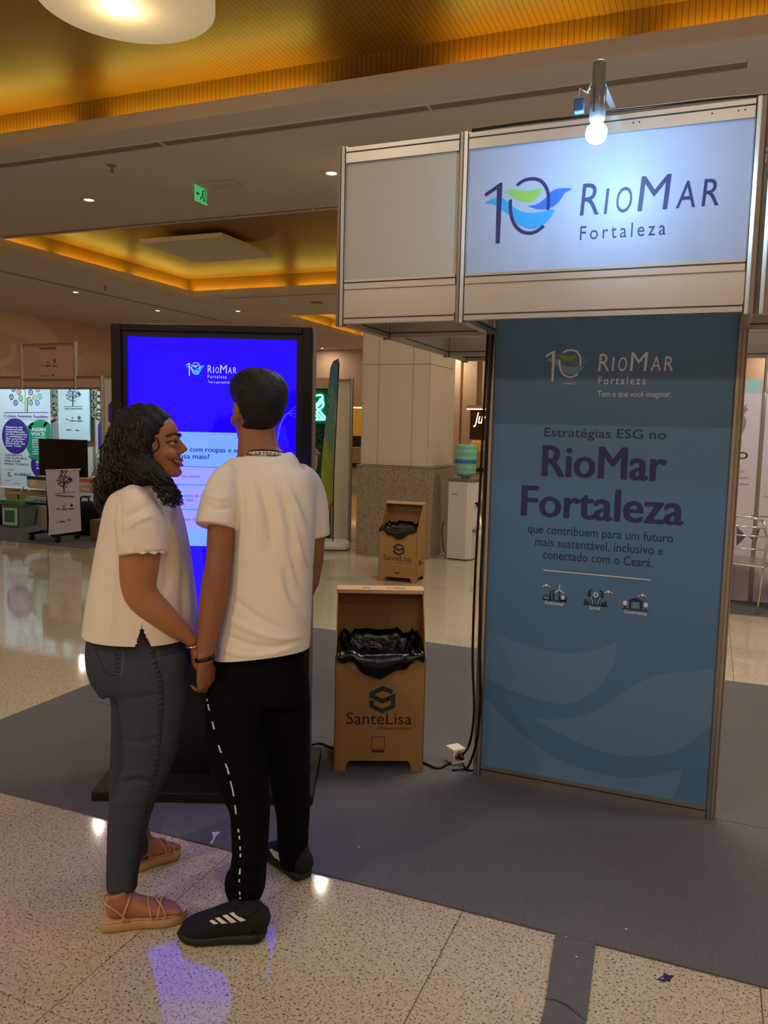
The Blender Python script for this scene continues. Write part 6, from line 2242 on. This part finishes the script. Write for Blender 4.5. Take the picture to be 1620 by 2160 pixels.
# blouse
s = MB()
px_tube(s, dens([(302, 1022, 2.645, 40, .09), (303, 1036, 2.645, 52, .135), (303, 1052, 2.645, 64, .165), (303, 1082, 2.645, 75, .175), (304, 1120, 2.645, 84, .178), (304, 1165, 2.645, 93, .18), (303, 1213, 2.645, 100.5, .182), (302, 1273, 2.645, 110, .19), (299, 1335, 2.645, 114.5, .198), (299, 1400, 2.645, 117, .20)], 2), 44, 2.3)
px_tube(s, dens([(287, 1048, 2.545, 24, .05), (288, 1066, 2.51, 39, .062), (296, 1105, 2.475, 50, .072), (303, 1168, 2.465, 51, .074)], 3), 32, 2.2)
px_tube(s, dens([(312, 1040, 2.76, 28, .06), (322, 1080, 2.79, 38, .066), (332, 1150, 2.80, 40, .066)], 3), 24, 2.2)
fl_ = [(-0.005, 4, [(252, 1045), (252, 1090), (254, 1140)]), (0.004, 5, [(258, 1085), (285, 1060), (315, 1045)]), (-0.004, 5, [(256, 1100), (290, 1078), (325, 1062)]),
       (0.004, 5, [(258, 1118), (295, 1098), (330, 1085)]), (0.004, 9, [(360, 1100), (372, 1160), (378, 1250)]), (-0.005, 9, [(350, 1170), (352, 1230), (340, 1262)]),
       (-0.004, 10, [(225, 1120), (222, 1200), (215, 1300)]), (0.004, 10, [(240, 1180), (236, 1260), (232, 1350)]), (0.004, 9, [(390, 1180), (396, 1240), (402, 1330)]),
       (-0.004, 8, [(385, 1190), (386, 1260), (392, 1330)])]
hemA, hemB = atD(184, 1336, 2.645), atD(300, 1372, 2.45)
hemn = (hemB - hemA).cross(FH_ + RH * 0.0)
# the back hem falls towards the side slit, the front hem rises again: two planes
n1 = (atD(292, 1369, 2.45) - atD(184, 1333, 2.6)).cross(FH_)
n2 = (atD(412, 1342, 2.6) - atD(318, 1366, 2.45)).cross(FH_)
n1 = n1 if n1.z < 0 else -n1
n2 = n2 if n2.z < 0 else -n2
pa, pb_ = atD(184, 1333, 2.6), atD(412, 1342, 2.6)


def slit(c, n):
    u, v, w = pix(c)
    if v > 1322 and w < 2.60:
        t = (v - 1322) / 44
        if abs(u - (299 + 3 * t)) < 18 * t:
            return True
    return False


_bf = folds(fl_)


def blouse_form(c, n):
    c = _bf(c, n)
    u, v, w = pix(c)
    if v > 1318 and w < 2.60:                                # straighten the two edges of the side slit
        t = (v - 1322) / 44
        m_ = 299 + 3 * t
        e = 18 * max(t, 0.0)
        for sg in (-1, 1):
            if abs(u - (m_ + sg * e)) < 2.2:
                c = c + CR * ((m_ + sg * e - u) * w / FPX)
    return c


blo = bake(s, 'blouse', 0.006, 5, wom, M_blouse, blouse_form, [(pa, n1), (pb_, n2)], slit)
# ruffled sleeve edge
rf = MB()
vs = []
nn = 96
for j in range(3):
    for k in range(nn):
        a = 2 * pi * k / nn
        w_ = 1 + (0.05 * sin(13 * a) + 0.03 * sin(29 * a)) * j / 2
        q = atD(303 + 50 * cos(a) * w_, 1153 + 5 * cos(a) + j * 2.6 + 1.5 * sin(13 * a) * j / 2, 2.465) + FH_ * (0.074 * sin(a) * w_)
        vs.append(q)
fs = [(j * nn + k, j * nn + (k + 1) % nn, (j + 1) * nn + (k + 1) % nn, (j + 1) * nn + k) for j in range(2) for k in range(nn)]
rf.add(vs, fs).build('sleeve_ruffle', M_blouse, blo, smooth=True)
# jeans
s = MB()
px_tube(s, dens([(296, 1290, 2.645, 88, .15), (295, 1340, 2.64, 103, .165), (296, 1385, 2.635, 107, .17), (300, 1415, 2.63, 101, .168), (308, 1445, 2.625, 88, .15)], 2), 36, 2.3)
px_tube(s, dens([(306, 1390, 2.57, 90, .11), (314, 1430, 2.565, 84, .11), (323, 1463, 2.56, 74, .102), (323, 1493, 2.555, 69, .098), (320, 1547, 2.55, 61, .09), (314, 1593, 2.55, 55, .082), (302, 1637, 2.55, 46, .072), (285, 1680, 2.553, 44, .068), (273, 1720, 2.555, 43, .066), (264, 1787, 2.56, 37, .056), (258, 1845, 2.56, 32.5, .048), (257.5, 1876, 2.56, 31, .046)], 3), 32, 2.1)
px_tube(s, dens([(296, 1400, 2.72, 76, .10), (294, 1450, 2.73, 66, .10), (290, 1490, 2.75, 52, .095), (279, 1600, 2.79, 44, .08), (269, 1653, 2.80, 38, .07), (274, 1720, 2.82, 36, .064), (290, 1782, 2.84, 28, .05), (296, 1800, 2.845, 26, .046)], 3), 28, 2.1)
fl_ = [(-0.004, 5, [(255, 1475), (300, 1470), (345, 1462)]), (0.003, 6, [(250, 1640), (290, 1632), (330, 1640)]), (-0.004, 5, [(250, 1652), (290, 1645), (330, 1655)]), (0.003, 7, [(240, 1700), (270, 1690), (300, 1700)]),
       (-0.003, 6, [(262, 1560), (300, 1566), (350, 1548)])]
jea = bake(s, 'jeans', 0.006, 5, wom, M_jean, folds(fl_))
jt = bvh(jea)
sp = [c7(*q) for q in ((428, 150), (455, 250), (485, 350), (488, 480), (485, 600), (475, 700), (465, 850), (440, 960), (410, 1080), (380, 1200), (345, 1400), (318, 1550), (308, 1650))]
seam(jt, sp, 0.0016, 'side_seam', M_jeand, jea, 10)
pk = smoothpts(sp, 7)
for i in range(2, len(pk) - 2, 2):                           # puckers along the side seam
    u, v = pk[i]
    seam(jt, [(u - 9, v + 2), (u - 4, v), (u + 2, v - 1)], 0.0022, 'seam_pucker', M_jeand, jea, 2)
seam(jt, [c7(*q) for q in ((240, 160), (238, 230), (230, 300), (190, 300))], 0.0014, 'pocket_stitch', M_jeanl, jea, 6)
seam(jt, [c7(*q) for q in ((60, 130), (100, 240), (150, 315), (215, 300))], 0.0014, 'pocket_stitch', M_jeand, jea, 6)
for k in range(5):
    u, v = c7(195 + 9 * (k % 2), 175 + 28 * k)
    seam(jt, [(u - 3, v), (u, v + 4), (u + 6, v + 2)], 0.0018, 'seam_pucker', M_jeand, jea, 2)
# bracelet and earring
wq = atD(409, 1361, 2.548)
MB().tube([wq + RH * (0.024 * cos(a)) + FH_ * (0.026 * sin(a)) + ZA * (0.004 * cos(a)) for a in [2 * pi * k / 28 for k in range(28)]], .0024, 8, closed=True).build('bracelet', M_chrome, wom, smooth=True)
# ---- hair: a full mass and loose curls
RW = [(862, 270, 338), (870, 258, 350), (885, 248, 361), (897, 243, 346), (910, 238, 337), (925, 233, 331), (945, 227, 327), (965, 224, 328), (985, 220, 332), (1000, 217, 338), (1015, 214, 318), (1030, 213, 285), (1048, 216, 262), (1062, 222, 250)]
DB = [.045, .07, .088, .095, .099, .102, .106, .110, .112, .112, .108, .095, .075, .05]
rows = [((l + r) / 2, y, 2.63, (r - l) / 2, d) for (y, l, r), d in zip(RW, DB)]
rows = dens(rows, 3)
hm = MB()
hm.tube([atD(r[0], r[1], r[2]) for r in rows[:-3]], [(r[3] * r[2] / FPX * (1.0 if i < 28 else 1.0 - 0.05 * (i - 27)), r[4] * (1.0 if i < 28 else 1.0 - 0.05 * (i - 27))) for i, r in enumerate(rows[:-3])], 40, CF, n=2.3)
fr_ = dens([(331, 995, 2.53, 15, .03), (341, 1012, 2.51, 19, .032), (350, 1028, 2.50, 18, .03), (360, 1046, 2.50, 15, .026), (368, 1064, 2.50, 9, .02)], 3)
hm.tube([atD(r[0], r[1], r[2]) for r in fr_[:9]], [(r[3] * (0.95 - 0.085 * i) * r[2] / FPX, r[4] * (0.95 - 0.085 * i)) for i, r in enumerate(fr_[:9])], 24, CF, n=2.2)
ns2 = dens([(308, 868, 2.60, 36, .05), (306, 880, 2.59, 48, .052), (302, 895, 2.582, 44, .055), (296, 910, 2.578, 41, .056), (292, 925, 2.576, 39, .056), (287, 945, 2.576, 39, .056), (289, 965, 2.576, 38, .056), (295, 985, 2.572, 38, .056), (306, 1002, 2.56, 38, .055), (318, 1016, 2.545, 36, .05)], 3)
hm.tube([atD(r[0], r[1], r[2]) for r in ns2], [(r[3] * r[2] / FPX, r[4]) for r in ns2], 30, CF, n=2.3)
hr = bake(hm, 'hair', 0.006, 4, wom, M_hair, lambda c, n: c + n * (0.004 * sin(c.x * 140 + c.z * 60) * sin(c.z * 110 + c.y * 90)))
hr['label'] = 'long dark curly hair'
M_curl = mat('dark_brown_curl', '#1c100b', 0.4)
cu = MB()
rnd = random.Random(21)


def curl_on(rows, i0, i1, th, rad, turns, r0, grow=1.0, down=0.0):
    pts = []
    n_ = max(16, int(10 * turns))
    ph = rnd.uniform(0, 6.3)
    for k in range(n_ + 1):
        t = k / n_
        f = i0 + (i1 - i0) * t
        i = min(int(f), len(rows) - 2)
        w = f - i
        r = [a * (1 - w) + b_ * w for a, b_ in zip(rows[i], rows[i + 1])]
        c = atD(r[0], r[1], r[2])
        out = CR * cos(th) * (r[3] * r[2] / FPX) + CF * sin(th) * r[4]
        e = out.normalized()
        tn = ZA.cross(e).normalized()
        a = ph + turns * 2 * pi * t
        hr_ = rad * (0.25 + 0.75 * t)
        pts.append(c + out * (0.97 + 0.03 * t * grow) + e * (hr_ * cos(a)) + tn * (hr_ * sin(a)) - ZA * (down * t * t))
    cu.tube(pts, [r0 * (1 - 0.55 * k / n_) for k in range(n_ + 1)], 5)


nR = len(rows)
for k in range(360):
    th = rnd.uniform(0, 2 * pi)
    if k < 250:
        th = rnd.uniform(pi * 0.85, pi * 2.1)                # mostly the sides that face the hall
    i0 = rnd.uniform(4, nR - 14)
    i1 = min(nR - 1.01, i0 + rnd.uniform(10, 24))
    right = cos(th) > 0.55
    if right and i0 < 24:
        continue
    curl_on(rows, i0, i1, th, rnd.uniform(0.007, 0.016), rnd.uniform(1.5, 4), rnd.uniform(0.0025, 0.0048), 1.8, rnd.uniform(0, 0.02))
for k in range(150):                                         # over the near side of the head
    th = rnd.uniform(pi * 1.1, pi * 1.8)
    i0 = rnd.uniform(3, len(ns2) - 9)
    curl_on(ns2, i0, min(len(ns2) - 1.01, i0 + rnd.uniform(7, 16)), th, rnd.uniform(0.004, 0.010), rnd.uniform(1, 2.5), rnd.uniform(0.0022, 0.004), 1.0)
for k in range(120):                                          # ends that hang below the mass
    th = rnd.uniform(pi * 0.7, pi * 1.8)
    curl_on(rows, nR - 12 + rnd.uniform(-4, 4), nR - 1.5, th, rnd.uniform(0.010, 0.022), rnd.uniform(1.5, 3), rnd.uniform(0.002, 0.004), 4, rnd.uniform(0.0, 0.035))
for k in range(70):
    th = rnd.uniform(pi * 0.8, pi * 2.3)
    curl_on(fr_, rnd.uniform(0, 6), len(fr_) - rnd.uniform(1.2, 4), th, rnd.uniform(0.010, 0.020), rnd.uniform(1.5, 2.8), rnd.uniform(0.0016, 0.003), 3, rnd.uniform(0.0, 0.02))
for k in range(40):                                          # wisps along the back outline
    i0 = rnd.uniform(8, nR - 16)
    curl_on(rows, i0, i0 + rnd.uniform(7, 13), rnd.uniform(pi * 0.85, pi * 1.15), rnd.uniform(0.014, 0.022), rnd.uniform(1, 2), rnd.uniform(0.0012, 0.002), 5)
tag(cu.build('curls', M_curl, hr, smooth=True), kind='stuff')
# the loose lock in front of the ear
MB().tube([atD(u, v, 2.545) for u, v in smoothpts([(330, 922), (334, 932), (336, 941), (332, 948), (326, 952), (322, 960)], 5)], .0028, 6).build('loose_lock', M_hair, hr, smooth=True)

# ------------------------------------------------------------ somebody standing behind the kiosk, of whom only an arm shows
pz = onZ(0.0, 628, 1180)
D3 = (pz - CAMP).dot(CF)
oth = thing('person', 'person standing far behind the kiosk with only a bare arm showing', 'person', (pz.x, pz.y, 0))
b = MB()
p3 = lambda x, y, z: pz + RH * x + FH_ * y + ZA * z
head_shape(b, p3(0, 0, 1.52), RH * 0.5 - FH_ * 0.8, ZA, 0.98)
b.tube([p3(0, 0, 1.44), p3(0, 0, 1.36), p3(0, 0, 1.30), p3(0, 0, 1.1), p3(0, 0, 0.9), p3(0, 0, 0.8)], [(.055, .055), (.07, .06), (.16, .09), (.15, .1), (.15, .11), (.14, .1)], 20, FH_)
ax_ = atD(666, 975, D3)
aoff = (ax_ - pz).dot(RH)
b.tube([p3(0.14, 0, 1.30), p3(aoff - 0.01, -0.02, 1.26), p3(aoff - 0.012, -0.03, 1.14), p3(aoff - 0.02, -0.04, 1.05), p3(aoff - 0.08, -0.14, 1.08), p3(aoff - 0.14, -0.22, 1.16)], [.05, .048, .044, .04, .034, .025], 14)
hand_shape(b, p3(aoff - 0.15, -0.23, 1.17), -RH * 0.5 - FH_ * 0.3 + ZA * 0.6, RH * -0.5 + FH_, ZA, 0.95)
b.tube([p3(-0.15, 0, 1.30), p3(-0.2, 0, 1.15), p3(-0.2, -0.02, 1.02), p3(-0.2, -0.03, 0.8)], [.05, .044, .04, .026], 14)
hand_shape(b, p3(-0.2, -0.03, 0.79), -ZA, FH_, RH, 0.95)
for q in (-1, 1):
    b.tube([p3(q * .08, 0, 0.85), p3(q * .08, 0, 0.45), p3(q * .08, 0.01, 0.08), p3(q * .085, -0.02, 0.03), p3(q * .09, -0.14, 0.02)], [.075, .055, .04, .035, .03], 14)
bake(b, 'body', 0.008, 3, oth, M_skinw)
s = MB()
s.tube([p3(0, 0, 1.37), p3(0, 0, 1.33), p3(0, 0, 1.25), p3(0, 0, 1.05), p3(0, 0, 0.85), p3(0, 0, 0.80)], [(.09, .08), (.165, .1), (.175, .115), (.165, .12), (.17, .13), (.17, .13)], 24, FH_, n=2.4)
s.tube([p3(.13, 0, 1.31), p3(.19, -.01, 1.27), p3(.2, -.02, 1.24)], [.055, .06, .06], 16)
s.tube([p3(-.13, 0, 1.31), p3(-.2, -.01, 1.25), p3(-.21, -.02, 1.15)], [.055, .06, .06], 16)
bake(s, 'shirt', 0.01, 4, oth, mat('grey_shirt', '#6f6a70', 0.9))
s = MB()
s.tube([p3(0, 0, 0.95), p3(0, 0, 0.8)], [(.155, .115), (.165, .125)], 24, FH_)
for q in (-1, 1):
    s.tube([p3(q * .08, 0, 0.86), p3(q * .085, 0, 0.45), p3(q * .085, 0.01, 0.06)], [.09, .07, .06], 16)
bake(s, 'trousers', 0.01, 4, oth, M_pant)
hs = MB().ell(p3(0, 0.012, 1.56), (.085, .105, .095), (RH, FH_, ZA), 20, 14)
hs.build('hair', M_hair, oth, smooth=True)
for q in (-1, 1):
    MB().tube([p3(q * .09, .06, .03), p3(q * .09, -.02, .035), p3(q * .095, -.14, .03), p3(q * .095, -.19, .025)], [(.035, .03), (.045, .035), (.048, .03), (.03, .02)], 16, ZA).build('shoe', M_shoe, oth, smooth=True)
